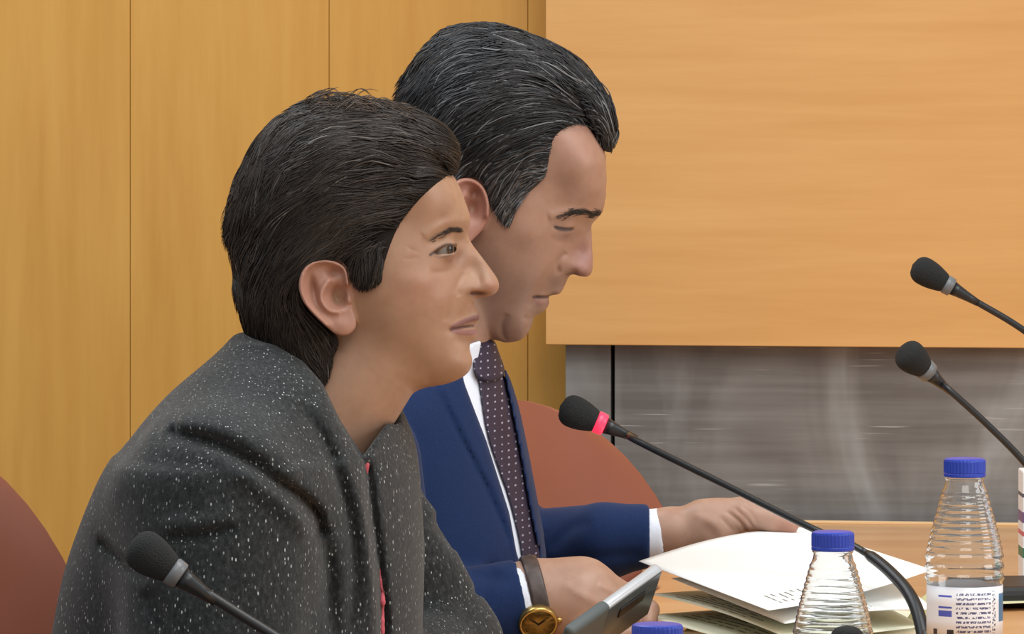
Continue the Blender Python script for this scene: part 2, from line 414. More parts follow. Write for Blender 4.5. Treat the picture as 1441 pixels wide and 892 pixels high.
# ------------------------------------------------------------------ table
TZ = 0.75
tab = empty('conference_table', (0.7, 4.2, 0.0), 'long light wood conference table holding papers, bottles and microphones', 'table')
def edge_x(y): return -0.05+0.194*(y-4.2)
def far_y(x): return dais_pt((x-0.038)/math.cos(YAW_D))[1]-0.012
pl = [(edge_x(2.3), 2.3), (1.7, 2.3), (1.7, far_y(1.7)), (0.12, far_y(0.12)), (0.12, 5.55), (edge_x(5.2), 5.2)]
def prism(pts, z0, z1, bev=0.003):
    bm = bmesh.new(); vs_ = [bm.verts.new((x, y, z0)) for x, y in pts]; f = bm.faces.new(vs_)
    r = bmesh.ops.extrude_face_region(bm, geom=[f]); bmesh.ops.translate(bm, verts=[v for v in r['geom'] if isinstance(v, bmesh.types.BMVert)], vec=(0, 0, z1-z0))
    bmesh.ops.recalc_face_normals(bm, faces=bm.faces[:])
    if bev: bmesh.ops.bevel(bm, geom=bm.edges[:], offset=bev, segments=2, profile=0.5, affect='EDGES')
    return bm
bm_obj('table_top', prism(pl, TZ-0.04, TZ), M_TABLE, tab)
c0, c1 = np.array([0.13, far_y(0.13)-0.006]), np.array([1.69, far_y(1.69)-0.006])
mid = (c0+c1)/2; bm_obj('edge_trim', box_bm((mid[0], mid[1], TZ+0.0016), (np.linalg.norm(c1-c0), 0.009, 0.0032), 0.0006, -YAW_D), M_EDGE, tab)
for y in (2.6, 4.15, 5.5):
    bm_obj('table_leg', box_bm((0.95, y, 0.355), (0.9, 0.05, 0.71), 0.004), M_TABLE, tab)
bm_obj('modesty_panel', box_bm((1.30, 4.05, 0.42), (0.03, 2.85, 0.5), 0.003), M_TABLE, tab)

# ------------------------------------------------------------------ chairs
m = NT('terracotta_leather'); co = m.coords()
m.col(m.mix(0.25, srgb(146, 86, 66), m.ramp(m.noise(co, 9, 3), [(0.3, srgb(136, 76, 58)), (0.7, srgb(154, 96, 76))]))); m.set(Roughness=0.42); m.bump(m.noise(co, 420, 2), 0.12, 0.0008)
M_LEATHER = m.m
M_BLACKP = plain('black_plastic', srgb(26, 26, 28), 0.4)
M_STEEL = plain('brushed_steel', srgb(170, 170, 172), 0.3, Metallic=1.0)
def chair(label, D, px_right, py_top, yaw=math.radians(20)):
    z_top = CAM_Z+(HZ-py_top)*D/F_PX
    f = np.array([math.cos(yaw), -math.sin(yaw)]); sd = np.array([math.sin(yaw), math.cos(yaw)])     # facing, width axis (far side positive)
    half = 0.25; xr = (px_right-CX)*D/F_PX
    C = np.array([xr, D])-sd*half*0.98
    root = empty('office_chair', (C[0], C[1], 0.0), label, 'chair', 'terracotta chairs along the table')
    # backrest: rounded shell, bent around the sitter
    nu, nv = 36, 30; hgt = 0.52; V = []; Fc = []
    def P(u, t, dep):
        e = 3.0 if t > 0 else 3.2
        lim = (1-abs(t)**e)**(1/e) if abs(t) < 1 else 0
        a = u*half*lim; z = z_top-hgt/2+t*hgt/2
        bend = 0.10*(a/half)**2+0.03*t*t-0.10*max(t, 0.0)
        th = dep*(1-0.6*max(abs(u), abs(t))**6)
        c = C+sd*a+f*(bend+th-0.06)
        return (c[0], c[1], z)
    for dep in (0.03, -0.025):
        for j in range(nv+1):
            t = math.sin((j/nv-0.5)*math.pi)
            for i in range(nu+1): V.append(P(math.sin((i/nu-0.5)*math.pi), t, dep))
    n1 = (nu+1)*(nv+1)
    for k in (0, 1):
        for j in range(nv):
            for i in range(nu):
                q = [k*n1+j*(nu+1)+i, k*n1+j*(nu+1)+i+1, k*n1+(j+1)*(nu+1)+i+1, k*n1+(j+1)*(nu+1)+i]
                Fc.append(q if k == 0 else q[::-1])
    for j in range(nv):
        for i in (0, nu):
            q = [j*(nu+1)+i, (j+1)*(nu+1)+i, n1+(j+1)*(nu+1)+i, n1+j*(nu+1)+i]; Fc.append(q if i == nu else q[::-1])
    bk = mesh_np('backrest', np.array(V), Fc, M_LEATHER, root)
    bm = bmesh.new(); bm.from_mesh(bk.data); bmesh.ops.remove_doubles(bm, verts=bm.verts, dist=0.0005); bmesh.ops.recalc_face_normals(bm, faces=bm.faces[:]); bm.to_mesh(bk.data); bm.free()
    sc_ = C+f*0.235
    bm = box_bm((sc_[0], sc_[1], 0.44), (0.46, 0.48, 0.09), 0.035, -yaw, 4); bm_obj('seat', bm, M_LEATHER, root, True)
    b = C+f*(-0.03)
    V, Fc = tube_np(spline([(b[0], b[1], z_top-hgt+0.12), (b[0]-f[0]*.03, b[1]-f[1]*.03, 0.46), (sc_[0]-f[0]*.1, sc_[1]-f[1]*.1, 0.38)], 14), np.full(14, 0.02), 10); mesh_np('back_support', V, Fc, M_BLACKP, root)
    V, Fc = lathe_np([(0.03, 0.08), (0.03, 0.24), (0.022, 0.25), (0.022, 0.394)], (sc_[0], sc_[1], 0), 20); mesh_np('column', V, Fc, M_STEEL, root)
    for k in range(5):
        a = yaw+k*2*math.pi/5; e = np.array([math.cos(a), math.sin(a)])*0.28
        V, Fc = tube_np(np.array([[sc_[0]+e[0]*t*1.0, sc_[1]+e[1]*t*1.0, 0.115-0.045*t] for t in np.linspace(0.08, 1, 6)]), np.linspace(0.024, 0.014, 6), 8)
        lg = mesh_np('leg', V, Fc, M_BLACKP, root)
        V, Fc = lathe_np([(0.0, -0.02), (0.02, -0.02), (0.027, -0.01), (0.027, 0.01), (0.02, 0.02), (0.0, 0.02)], (sc_[0]+e[0], sc_[1]+e[1], 0.0275), 16, (-e[1], e[0], 0)); mesh_np('castor', V, Fc, M_BLACKP, lg)
    return root
chair('terracotta leather chair behind the woman, at the left edge', 4.43, 90, 562)
chair('terracotta leather chair standing beyond the man, before the grey panel', 5.45, 942, 548)

# ------------------------------------------------------------------ microphones
m = NT('black_foam'); m.col(srgb(34, 36, 37)); m.set(Roughness=0.95); m.bump(m.noise(m.coords(), 900, 3), 0.9, 0.002); M_FOAM = m.m
M_STEM = plain('satin_black_metal', srgb(48, 49, 51), 0.33, Metallic=0.3)
M_RINGG = plain('grey_ring_plastic', srgb(112, 116, 120), 0.35)
m = NT('red_lit_ring'); m.col(srgb(255, 60, 90)); m.set(Roughness=0.3); m.b.inputs['Emission Color'].default_value = srgb(255, 52, 84); m.b.inputs['Emission Strength'].default_value = 1.0; M_RED = m.m
def mic(label, D, tip, collar, path, r_head, thin, thick, ring_mat, base_size=(0.10, 0.14, 0.035), bulge=1.0, tip_dy=0.0, D_end=None, k_thick=0.62, spread=0.0):
    """tip and collar in the picture at distance D; path continues from the collar to the table"""
    D2 = D if D_end is None else D_end
    pts = [at(*collar, D)]
    for i, p in enumerate(path): pts.append(at(p[0], p[1], D+(D2-D)*(i+1)/len(path)))
    end = pts[-1].copy(); end[2] = TZ+base_size[2]*0.9; pts[-1] = end
    root = empty('gooseneck_microphone', (end[0], end[1], TZ), label, 'microphone', 'gooseneck microphones on the table')
    T = at(*tip, D); T[1] += tip_dy; ax = np.array(T-pts[0]); L = np.linalg.norm(ax); ax /= L
    prof = [(r_head*0.62, 0.0)]
    for t in np.linspace(0.05, 1, 18):
        r = r_head*(0.66+0.34*math.sin(min(1, t/0.62)*math.pi/2)**bulge) if t < 0.62 else r_head*math.sqrt(max(0, 1-((t-0.62)/0.38)**2.6))
        prof.append((max(r, 0.0), L*t))
    V, Fc = lathe_np(prof, pts[0], 28, ax); mesh_np('foam_windscreen', V, Fc, M_FOAM, root)
    rr = r_head*0.60
    V, Fc = lathe_np([(rr*0.92, -0.0085), (rr*1.10, -0.0078), (rr*1.16, -0.001), (rr*1.0, 0.001)], pts[0], 28, ax); mesh_np('light_ring', V, Fc, ring_mat, root)
    c0 = pts[0]-ax*0.0085; c1 = pts[0]-ax*0.034
    V, Fc = lathe_np([(thin*1.02, -0.030), (thin*1.35, -0.018), (rr*0.72, -0.007), (rr*0.86, 0.0)], c0, 24, ax); mesh_np('capsule_neck', V, Fc, M_STEM, root)
    P = spline(np.vstack([c1+ax*0.004]+[np.array(pts[1:])]), 60); seg = np.r_[0, np.cumsum(np.linalg.norm(np.diff(P, axis=0), axis=1))]; seg /= seg[-1]
    k = np.searchsorted(seg, k_thick)
    V, Fc = tube_np(P[:k+1], np.full(k+1, thin), 14); mesh_np('stem', V, Fc, M_STEM, root)
    Rk = np.linspace(thick*0.92, thick*1.15, len(P)-k); Rk[0] = thin*1.1
    V, Fc = tube_np(P[k:], Rk, 14); mesh_np('flexible_neck', V, Fc, M_BLACKP, root)
    V, Fc = lathe_np([(thick*2.0, 0), (thick*1.9, 0.012), (thick*1.3, 0.018), (thick*1.2, 0.026)], (end[0], end[1], TZ+base_size[2]-0.001), 20); mesh_np('socket', V, Fc, M_BLACKP, root)
    bm_obj('base', box_bm((end[0]+spread, end[1], TZ+0.0006+base_size[2]/2), base_size, 0.008, 0.1, 3), M_BLACKP, root, False)
    return root
mic('black gooseneck microphone with a glowing red ring, in front of the woman', 4.64, (788, 571), (839, 593),
    [(900, 622), (1020, 682), (1140, 742), (1205, 770), (1254, 806), (1288, 852), (1308, 905)], 0.0142, 0.0031, 0.0052, M_RED, (0.07, 0.09, 0.02), k_thick=0.66, D_end=4.36)
mic('black gooseneck microphone at the upper right against the light wood', 5.3, (1284, 372), (1330, 399),
    [(1380, 428), (1441, 465), (1540, 540), (1600, 640), (1630, 805)], 0.0140, 0.0034, 0.006, M_RINGG, k_thick=0.8)
mic('black gooseneck microphone at the right against the grey panel', 5.05, (1268, 490), (1300, 518),
    [(1335, 548), (1388, 596), (1441, 650), (1495, 720), (1520, 835)], 0.0152, 0.0034, 0.006, M_RINGG, (0.14, 0.12, 0.02), tip_dy=-0.012, k_thick=0.8, spread=-0.055)
mic('dark gooseneck microphone in the left foreground before the tweed jacket', 3.75, (184, 762), (241, 802),
    [(288, 833), (340, 866), (400, 904), (500, 975), (560, 1045), (590, 1100)], 0.0150, 0.0036, 0.006, M_RINGG, k_thick=0.8)
mic('black microphone head peeking up in front of the middle bottle', 3.66, (1192, 880), (1192, 925),
    [(1192, 965), (1196, 1010), (1205, 1120)], 0.0112, 0.0034, 0.006, M_RINGG, (0.08, 0.09, 0.02), k_thick=0.8)

# ------------------------------------------------------------------ water bottles
m = NT('clear_bottle_water'); m.col((0.96, 0.98, 0.99, 1)); m.set(Roughness=0.02, IOR=1.5); m.b.inputs['Transmission Weight'].default_value = 1.0; M_PET = m.m
m = NT('blue_cap_plastic'); m.col(srgb(38, 66, 178)); m.set(Roughness=0.35); M_CAP = m.m
def label_mat():
    m = NT('bottle_label_print'); tc = m.n('ShaderNodeTexCoord'); sp = m.n('ShaderNodeSeparateXYZ'); m.l(tc.outputs['UV'], sp.inputs[0])
    def math_(op, a, b=None, c=None):
        x = m.n('ShaderNodeMath', operation=op)
        for i, v in enumerate((a, b, c)):
            if v is None: continue
            if hasattr(v, 'links'): m.l(v, x.inputs[i])
            else: x.inputs[i].default_value = v
        return x.outputs[0]
    def band(s, a, b): return math_('MULTIPLY', math_('GREATER_THAN', s, a), math_('LESS_THAN', s, b))
    u, v = sp.outputs[0], sp.outputs[1]
    mp = m.n('ShaderNodeMapping'); mp.inputs['Scale'].default_value = (130, 13, 1); m.l(tc.outputs['UV'], mp.inputs[0])
    nz = m.noise(mp.outputs[0], 1.0, 2)
    rows = band(math_('FRACT', math_('MULTIPLY', v, 11.0)), 0.22, 0.72)
    words = math_('MULTIPLY', rows, math_('GREATER_THAN', nz, 0.47))
    t1 = math_('MULTIPLY', words, math_('MULTIPLY', band(u, 0.70, 0.855), band(v, 0.08, 0.92)))
    code = math_('MULTIPLY', band(u, 0.617, 0.682), math_('MAXIMUM', band(v, 0.42, 0.54), math_('MAXIMUM', band(v, 0.58, 0.62), band(v, 0.80, 0.84))))
    side = math_('MULTIPLY', math_('GREATER_THAN', m.noise(m.coords((90, 22, 1), typ='UV'), 1.0, 2), 0.52), math_('MULTIPLY', band(u, 0.864, 0.884), band(v, 0.08, 0.92)))
    logo = math_('MULTIPLY', band(u, 0.91, 0.99), band(v, 0.3, 0.85))
    dots = math_('MULTIPLY', math_('MAXIMUM', band(u, 0.585, 0.61), band(u, 0.66, 0.69)), band(v, 0.06, 0.17))
    base = m.mix(t1, srgb(238, 240, 246), srgb(92, 94, 130)); base = m.mix(code, base, srgb(84, 96, 190)); base = m.mix(side, base, srgb(70, 74, 100))
    base = m.mix(logo, base, srgb(70, 120, 160)); base = m.mix(dots, base, srgb(40, 42, 60))
    m.col(base); m.set(Roughness=0.4); return m.m
M_LABEL = label_mat()
def bottle(label, x, y, k=1.0, rot=0.0):
    root = empty('water_bottle', (x, y, TZ), label, 'bottle', 'water bottles on the table')
    H = 0.175; z = lambda t: t*H
    prof = [(0.0, 0.004), (0.018, 0.0), (0.0265, 0.001), (0.0285, 0.006)]
    def ribs(z0, z1, n, r0, r1, a):
        out = []
        for i in range(n*6+1):
            t = i/(n*6); out.append((r0+(r1-r0)*t+a*math.cos(t*n*2*math.pi), z0+(z1-z0)*t))
        return out
    prof += ribs(0.010, 0.040, 3, 0.0280, 0.0280, 0.0005)
    prof += [(0.0275, 0.042), (0.0273, 0.046), (0.0273, 0.084), (0.0285, 0.087)]
    prof += ribs(0.088, 0.104, 2, 0.0285, 0.0282, 0.0005)
    def shoulder(t): return 0.0280+(0.0142-0.0280)*(t**1.15)
    n = 10
    for i in range(n*6+1):
        t = i/(n*6); prof.append((shoulder(t*0.86)+0.00028*math.cos(t*n*2*math.pi), 0.105+0.046*t))
    prof += [(0.0148, 0.154), (0.0139, 0.158), (0.0137, 0.1595), (0.0146, 0.1603), (0.0146, 0.1615), (0.0125, 0.1625), (0.0125, 0.170), (0.0, 0.170)]
    inn = [(max(r-0.0006, 0.0), min(max(zz, 0.0012), 0.1694)) for r, zz in prof][::-1]
    full = [p for p in prof if p[1] < 0.1699]+[(0.0119, 0.170)]+[p for p in inn if p[1] < 0.1693]
    full[-1] = (0.0, 0.0046)
    V, Fc = lathe_np(np.array(full)*k, (x, y, TZ+0.0002), 64); mesh_np('bottle_body', V, Fc, M_PET, root)
    cap = [(0.0132, 0.1617), (0.0150, 0.1617), (0.0153, 0.1622), (0.0153, 0.1640), (0.0150, 0.1645), (0.0153, 0.165)]+[(0.0153, 0.1730), (0.0147, 0.1745), (0.0132, 0.1752), (0.0, 0.1754)]
    ns = 72; V, Fc = lathe_np(np.array(cap)*k, (x, y, TZ), ns)
    V = np.array(V); d = V[:, :2]-np.array([x, y]); rr = np.linalg.norm(d, axis=1)
    kn = (V[:, 2]-TZ > 0.1645*k) & (V[:, 2]-TZ < 0.174*k) & (rr > 0.0145*k)
    kk = np.arange(len(V)) % 2 == 0; V[kn & kk, :2] -= d[kn & kk]*0.025
    mesh_np('screw_cap', V, Fc, M_CAP, root, smooth=False)
    # paper label: a sleeve with its own thickness
    a = np.linspace(0, 2*math.pi, 73); zz = np.linspace(0.0465, 0.0835, 4)*k; VV = []; UV = []
    r = 0.02762*k
    for zq in zz:
        for t in a: VV.append((x+r*math.cos(t+rot), y+r*math.sin(t+rot), TZ+zq)); UV.append((t/(2*math.pi), (zq/k-0.0465)/0.037))
    Fc = [(j*73+i, j*73+i+1, (j+1)*73+i+1, (j+1)*73+i) for j in range(3) for i in range(72)]
    lb = mesh_np('label_sleeve', np.array(VV), Fc, M_LABEL, root)
    uv = lb.data.uv_layers.new(name='UVMap')
    for l in lb.data.loops: uv.data[l.index].uv = UV[l.vertex_index]
    md = lb.modifiers.new('thickness', 'SOLIDIFY'); md.thickness = 0.0002; md.offset = 1
    return root
def ground(px, s): return (px-CX)/s, F_PX/s
bx, by = ground(1172, 1978); bottle('blue-capped water bottle in the middle, in front of the papers', bx, by, 1.0, -0.35)
bx, by = ground(1357.5, 1756); bottle('blue-capped water bottle at the right showing its printed white label', bx, by, 1.1, 0.0)
bx, by = ground(925, 2378); bottle('nearest bottle, only its blue cap visible at the bottom edge', bx, by, 1.0, 0.3)

# ------------------------------------------------------------------ drinks carton at the right edge
def carton():
    m = NT('printed_carton'); tc = m.n('ShaderNodeTexCoord'); sp = m.n('ShaderNodeSeparateXYZ'); m.l(tc.outputs['Object'], sp.inputs[0])
    r = m.n('ShaderNodeValToRGB'); r.color_ramp.interpolation = 'CONSTANT'; e = r.color_ramp.elements
    st = [(0.0, srgb(232, 232, 234)), (0.28, srgb(70, 120, 96)), (0.36, srgb(236, 236, 238)), (0.46, srgb(206, 104, 112)), (0.50, srgb(236, 236, 238)), (0.57, srgb(120, 96, 140)), (0.66, srgb(236, 236, 238)), (0.78, srgb(90, 92, 108)), (0.81, srgb(238, 238, 240))]
    while len(e) < len(st): e.new(0.5)
    for q, (p, c) in zip(e, st): q.position = p; q.color = c
    k = m.n('ShaderNodeMath', operation='DIVIDE'); k.inputs[1].default_value = 0.117; m.l(sp.outputs[2], k.inputs[0]); m.l(k.outputs[0], r.inputs[0])
    m.col(r.outputs[0]); m.set(Roughness=0.45)
    x0 = (1434.5-CX)/1450; c = (x0+0.03, F_PX/1450, TZ)
    root = empty('drinks_carton', c, 'white printed drinks carton cut off by the right edge', 'carton')
    bm_obj('carton_body', box_bm((c[0], c[1], TZ+0.0585), (0.058, 0.045, 0.117), 0.0015), m.m, root)
    V, Fc = lathe_np([(0.008, 0), (0.008, 0.008), (0.007, 0.009), (0, 0.009)], (c[0]+0.012, c[1], TZ+0.117), 20); mesh_np('screw_cap', V, Fc, M_CAP, root)
carton()

# ------------------------------------------------------------------ papers
def paper_mat(name, tint, u0, u1, v0, v1, rows, cols):
    m = NT(name); tc = m.n('ShaderNodeTexCoord'); sp = m.n('ShaderNodeSeparateXYZ'); m.l(tc.outputs['UV'], sp.inputs[0])
    def mth(op, a, b):
        x = m.n('ShaderNodeMath', operation=op)
        for i, q in enumerate((a, b)):
            if hasattr(q, 'links'): m.l(q, x.inputs[i])
            else: x.inputs[i].default_value = q
        return x.outputs[0]
    band = lambda s, a, b: mth('MULTIPLY', mth('GREATER_THAN', s, a), mth('LESS_THAN', s, b))
    u, v = sp.outputs[0], sp.outputs[1]
    fr_ = mth('FRACT', mth('MULTIPLY', v, rows), 0.0) if False else None
    x = m.n('ShaderNodeMath', operation='FRACT'); m.l(mth('MULTIPLY', u, rows), x.inputs[0])
    nz = m.noise(m.coords((rows, cols, 1), typ='UV'), 1.0, 2)
    t = mth('MULTIPLY', mth('MULTIPLY', band(x.outputs[0], 0.3, 0.62), mth('GREATER_THAN', nz, 0.45)), mth('MULTIPLY', band(u, u0, u1), band(v, v0, v1)))
    m.col(m.mix(t, tint, srgb(120, 120, 114))); m.set(Roughness=0.7); return m.m
def sheet(name, label, A, B, C, Dp, bend, mat, n=28, th=0.0004):
    """A,B,C,Dp corners (world); bend(u,v)->height"""
    A, B, C, Dp = map(np.asarray, (A, B, C, Dp)); V = []; UV = []
    for j in range(n+1):
        for i in range(n+1):
            u, v = i/n, j/n; p = (1-u)*(1-v)*A+u*(1-v)*B+u*v*C+(1-u)*v*Dp
            p = p+np.array([0, 0, bend(u, v)]); V.append(p); UV.append((u, v))
    Fc = [(j*(n+1)+i, j*(n+1)+i+1, (j+1)*(n+1)+i+1, (j+1)*(n+1)+i) for j in range(n) for i in range(n)]
    me_o = mesh_np(name, np.array(V), Fc, mat)
    uv = me_o.data.uv_layers.new(name='UVMap')
    for l in me_o.data.loops: uv.data[l.index].uv = UV[l.vertex_index]
    md = me_o.modifiers.new('thickness', 'SOLIDIFY'); md.thickness = th; md.offset = -1
    me_o['label'] = label; me_o['category'] = 'paper'; me_o['group'] = 'papers before the man'
    return me_o
WHITE = srgb(246, 248, 246); CREAM = srgb(226, 226, 202)
PA, PB, PC = at(899, 790, 4.65), at(1128, 742, 4.83), at(1312, 802, 4.53)
PD = PA+(PC-PB)+np.array([0.004, 0.0, -0.002])
sheet('paper_sheet', 'top white sheet held up by the far hand, printed along its near edge', PA, PB, PC, PD,
      lambda u, v: 0.006*math.sin(math.pi*u)*(1-v)-0.004*v*math.sin(math.pi*u), paper_mat('paper_print_top', WHITE, 0.10, 0.34, 0.80, 0.93, 26, 22))
sheet('paper_sheet', 'white sheet lying just under the raised sheet', at(945, 814, 4.60), at(1225, 786, 4.72), at(1316, 858, 4.47), at(1105, 878, 4.37),
      lambda u, v: 0.004*math.sin(math.pi*u)*v, paper_mat('paper_print_second', WHITE, 0.35, 0.62, 0.86, 0.96, 30, 30))
sheet('paper_sheet', 'cream printed sheet curving down beneath the white sheets', at(915, 836, 4.62), at(1150, 820, 4.85), at(1300, 882, 4.46), at(1120, 903, 4.34),
      lambda u, v: 0.004*math.sin(math.pi*v), paper_mat('paper_print_third', CREAM, 0.05, 0.9, 0.12, 0.7, 26, 22))
sheet('paper_sheet', 'lowest cream sheet of the pile on the table', at(905, 866, 4.60), at(1180, 846, 4.86), at(1300, 886, 4.52), at(1090, 920, 4.36),
      lambda u, v: 0.006*math.sin(math.pi*v)*math.sin(math.pi*u), paper_mat('paper_print_low', CREAM, 0.1, 0.9, 0.1, 0.9, 26, 22))
sheet('paper_sheet', 'olive-shaded curled page beside the foot of the right bottle', at(1275, 874, 4.55), at(1330, 838, 4.70), at(1345, 872, 4.62), at(1300, 900, 4.50),
      lambda u, v: 0.012*math.sin(math.pi*u), paper_mat('paper_print_curl', srgb(188, 186, 140), 0.1, 0.9, 0.3, 0.6, 10, 8))
fold = empty('paper_stack', (0.255, 4.66, TZ), 'low stack of papers under the loose sheets', 'paper stack')
bm_obj('stack_block', box_bm((0.255, 4.66, TZ+0.0115), (0.18, 0.22, 0.022), 0.001, -0.2), plain('stack_paper', CREAM, 0.8), fold)
sheet('paper_sheet', 'cream paper lying by the microphone base at the right edge', at(1360, 838, 5.12), at(1480, 832, 5.15), at(1490, 852, 4.98), at(1365, 858, 4.95),
      lambda u, v: 0.004, paper_mat('paper_print_right', srgb(214, 210, 170), 0.1, 0.9, 0.3, 0.6, 10, 8))

# ------------------------------------------------------------------ people: materials
M_SKIN = tinted('skin', 0.46, 0.07, 90, sss=0.12, bumpy=0.14, spec=0.42)
M_HAIR = tinted('hair', 0.48, 0.2, 200, spec=0.4)
M_HAIRBASE = tinted('hair_underlayer', 0.7, 0.3, 160, spec=0.15)
M_EYE = tinted('eye', 0.08, 0.0, 50)
def tweed():
    m = NT('charcoal_tweed')
    v = m.coords((1, 1, 0.42)); vo = m.n('ShaderNodeTexVoronoi'); vo.inputs['Scale'].default_value = 420; m.l(v, vo.inputs['Vector'])
    cut = m.noise(m.coords((1, 1, 1)), 120, 2)
    thr = m.n('ShaderNodeMath', operation='LESS_THAN'); thr.inputs[1].default_value = 0.24; m.l(vo.outputs['Distance'], thr.inputs[0])
    sel = m.n('ShaderNodeSeparateColor'); m.l(vo.outputs['Color'], sel.inputs[0])
    s1 = m.n('ShaderNodeMath', operation='GREATER_THAN'); s1.inputs[1].default_value = 0.52; m.l(sel.outputs[0], s1.inputs[0])
    mk = m.n('ShaderNodeMath', operation='MULTIPLY'); m.l(thr.outputs[0], mk.inputs[0]); m.l(s1.outputs[0], mk.inputs[1])
    base = m.ramp(m.noise(m.coords((1, 1, 0.6)), 330, 3, 0.7), [(0.3, srgb(30, 32, 33)), (0.55, srgb(49, 51, 52)), (0.75, srgb(72, 74, 74))])
    fl = m.ramp(sel.outputs[1], [(0.0, srgb(92, 97, 96)), (0.6, srgb(130, 135, 134)), (1.0, srgb(196, 202, 200))])
    m.col(m.mix(mk.outputs[0], base, fl)); m.set(Roughness=0.95); m.b.inputs['Specular IOR Level'].default_value = 0.15
    m.b.inputs['Sheen Weight'].default_value = 0.15
    m.bump(m.noise(m.coords(), 900, 3), 0.35, 0.0012); return m.m
M_TWEED = tweed()
def cloth(name, c, c2, rough=0.85, scale=900, spec=0.2):
    m = NT(name); m.col(m.ramp(m.noise(m.coords(), scale, 2), [(0.35, c), (0.65, c2)])); m.set(Roughness=rough)
    m.b.inputs['Specular IOR Level'].default_value = spec; m.b.inputs['Sheen Weight'].default_value = 0.08
    m.bump(m.noise(m.coords(), scale, 2), 0.15, 0.0006); return m.m
M_PINK = cloth('pink_blouse', srgb(186, 80, 92), srgb(202, 104, 114))
M_TROUSER = cloth('dark_trousers', srgb(28, 30, 34), srgb(36, 38, 42))

def head_field(fr, g, profile, skull, pts_mm, nasion, pitch, mmpx, extra=()):
    """profile: face silhouette points; skull: hidden back outline; pts_mm rows (behind nasion, below nasion, half width) in mm"""
    face = spline(profile, len(profile)*3); back = spline(skull, len(skull)*2)
    poly = np.vstack([face, back]); c, q = math.cos(pitch), math.sin(pitch); P, Y = [], []
    for p in poly: P.append(p); Y.append(0.0)
    for b, d, W in pts_mm:
        P.append((nasion[0]+mmpx*(-b*c-d*q), nasion[1]+mmpx*(-b*q+d*c))); Y.append((W*mmpx)**2/1e4)
    for x, v, W in extra: P.append((x, v)); Y.append(W*abs(W)/1e4)
    P = np.array(P); Y = np.array(Y)
    keep = [0]
    for i in range(1, len(P)):
        if np.min(np.hypot(*(P[keep]-P[i]).T)) > 2.0: keep.append(i)
    G = tps(P[keep], Y[keep], g.X2, g.V2)*1e4
    sd = poly_sd(poly, g.X2, g.V2)
    return G, sd, poly
def add_bumps(G, sd, B):
    fade = sstep(0, 7, -sd); W = np.sqrt(np.maximum(G, 0)); W2 = np.maximum(W+B*fade, 1.0)
    return np.where(G > 4, W2*W2, G).astype(np.float32)
def field3(G, g, sd):
    f = (g.W**2-G[:, :, None])/(2*np.sqrt(np.maximum(G, 0)[:, :, None]+14**2))
    return np.maximum(f, np.minimum(sd[:, :, None]-0.8, 12))
GENERIC = [(45, -15, 62), (12, -30, 44), (20, -52, 46), (40, -60, 60), (62, -40, 69), (90, -50, 74), (120, -35, 73), (150, -25, 62), (90, -5, 70), (120, 5, 66), (145, 15, 52),
           (62, 10, 68), (46, 24, 63), (31, 26, 53), (23, 8, 47), (13, 4, 34), (8, 14, 22), (1, 6, 8), (5, 26, 14), (14, 30, 31), (3, 40, 15.5), (-8, 44, 11), (22, 46, 43), (34, 48, 53), (50, 50, 60), (75, 40, 66), (95, 30, 66),
           (17, 68, 28), (11, 62, 20), (34, 70, 46), (82, 62, 57), (62, 84, 48), (36, 94, 35), (14, 100, 20), (22, 82, 31), (110, 45, 56)]

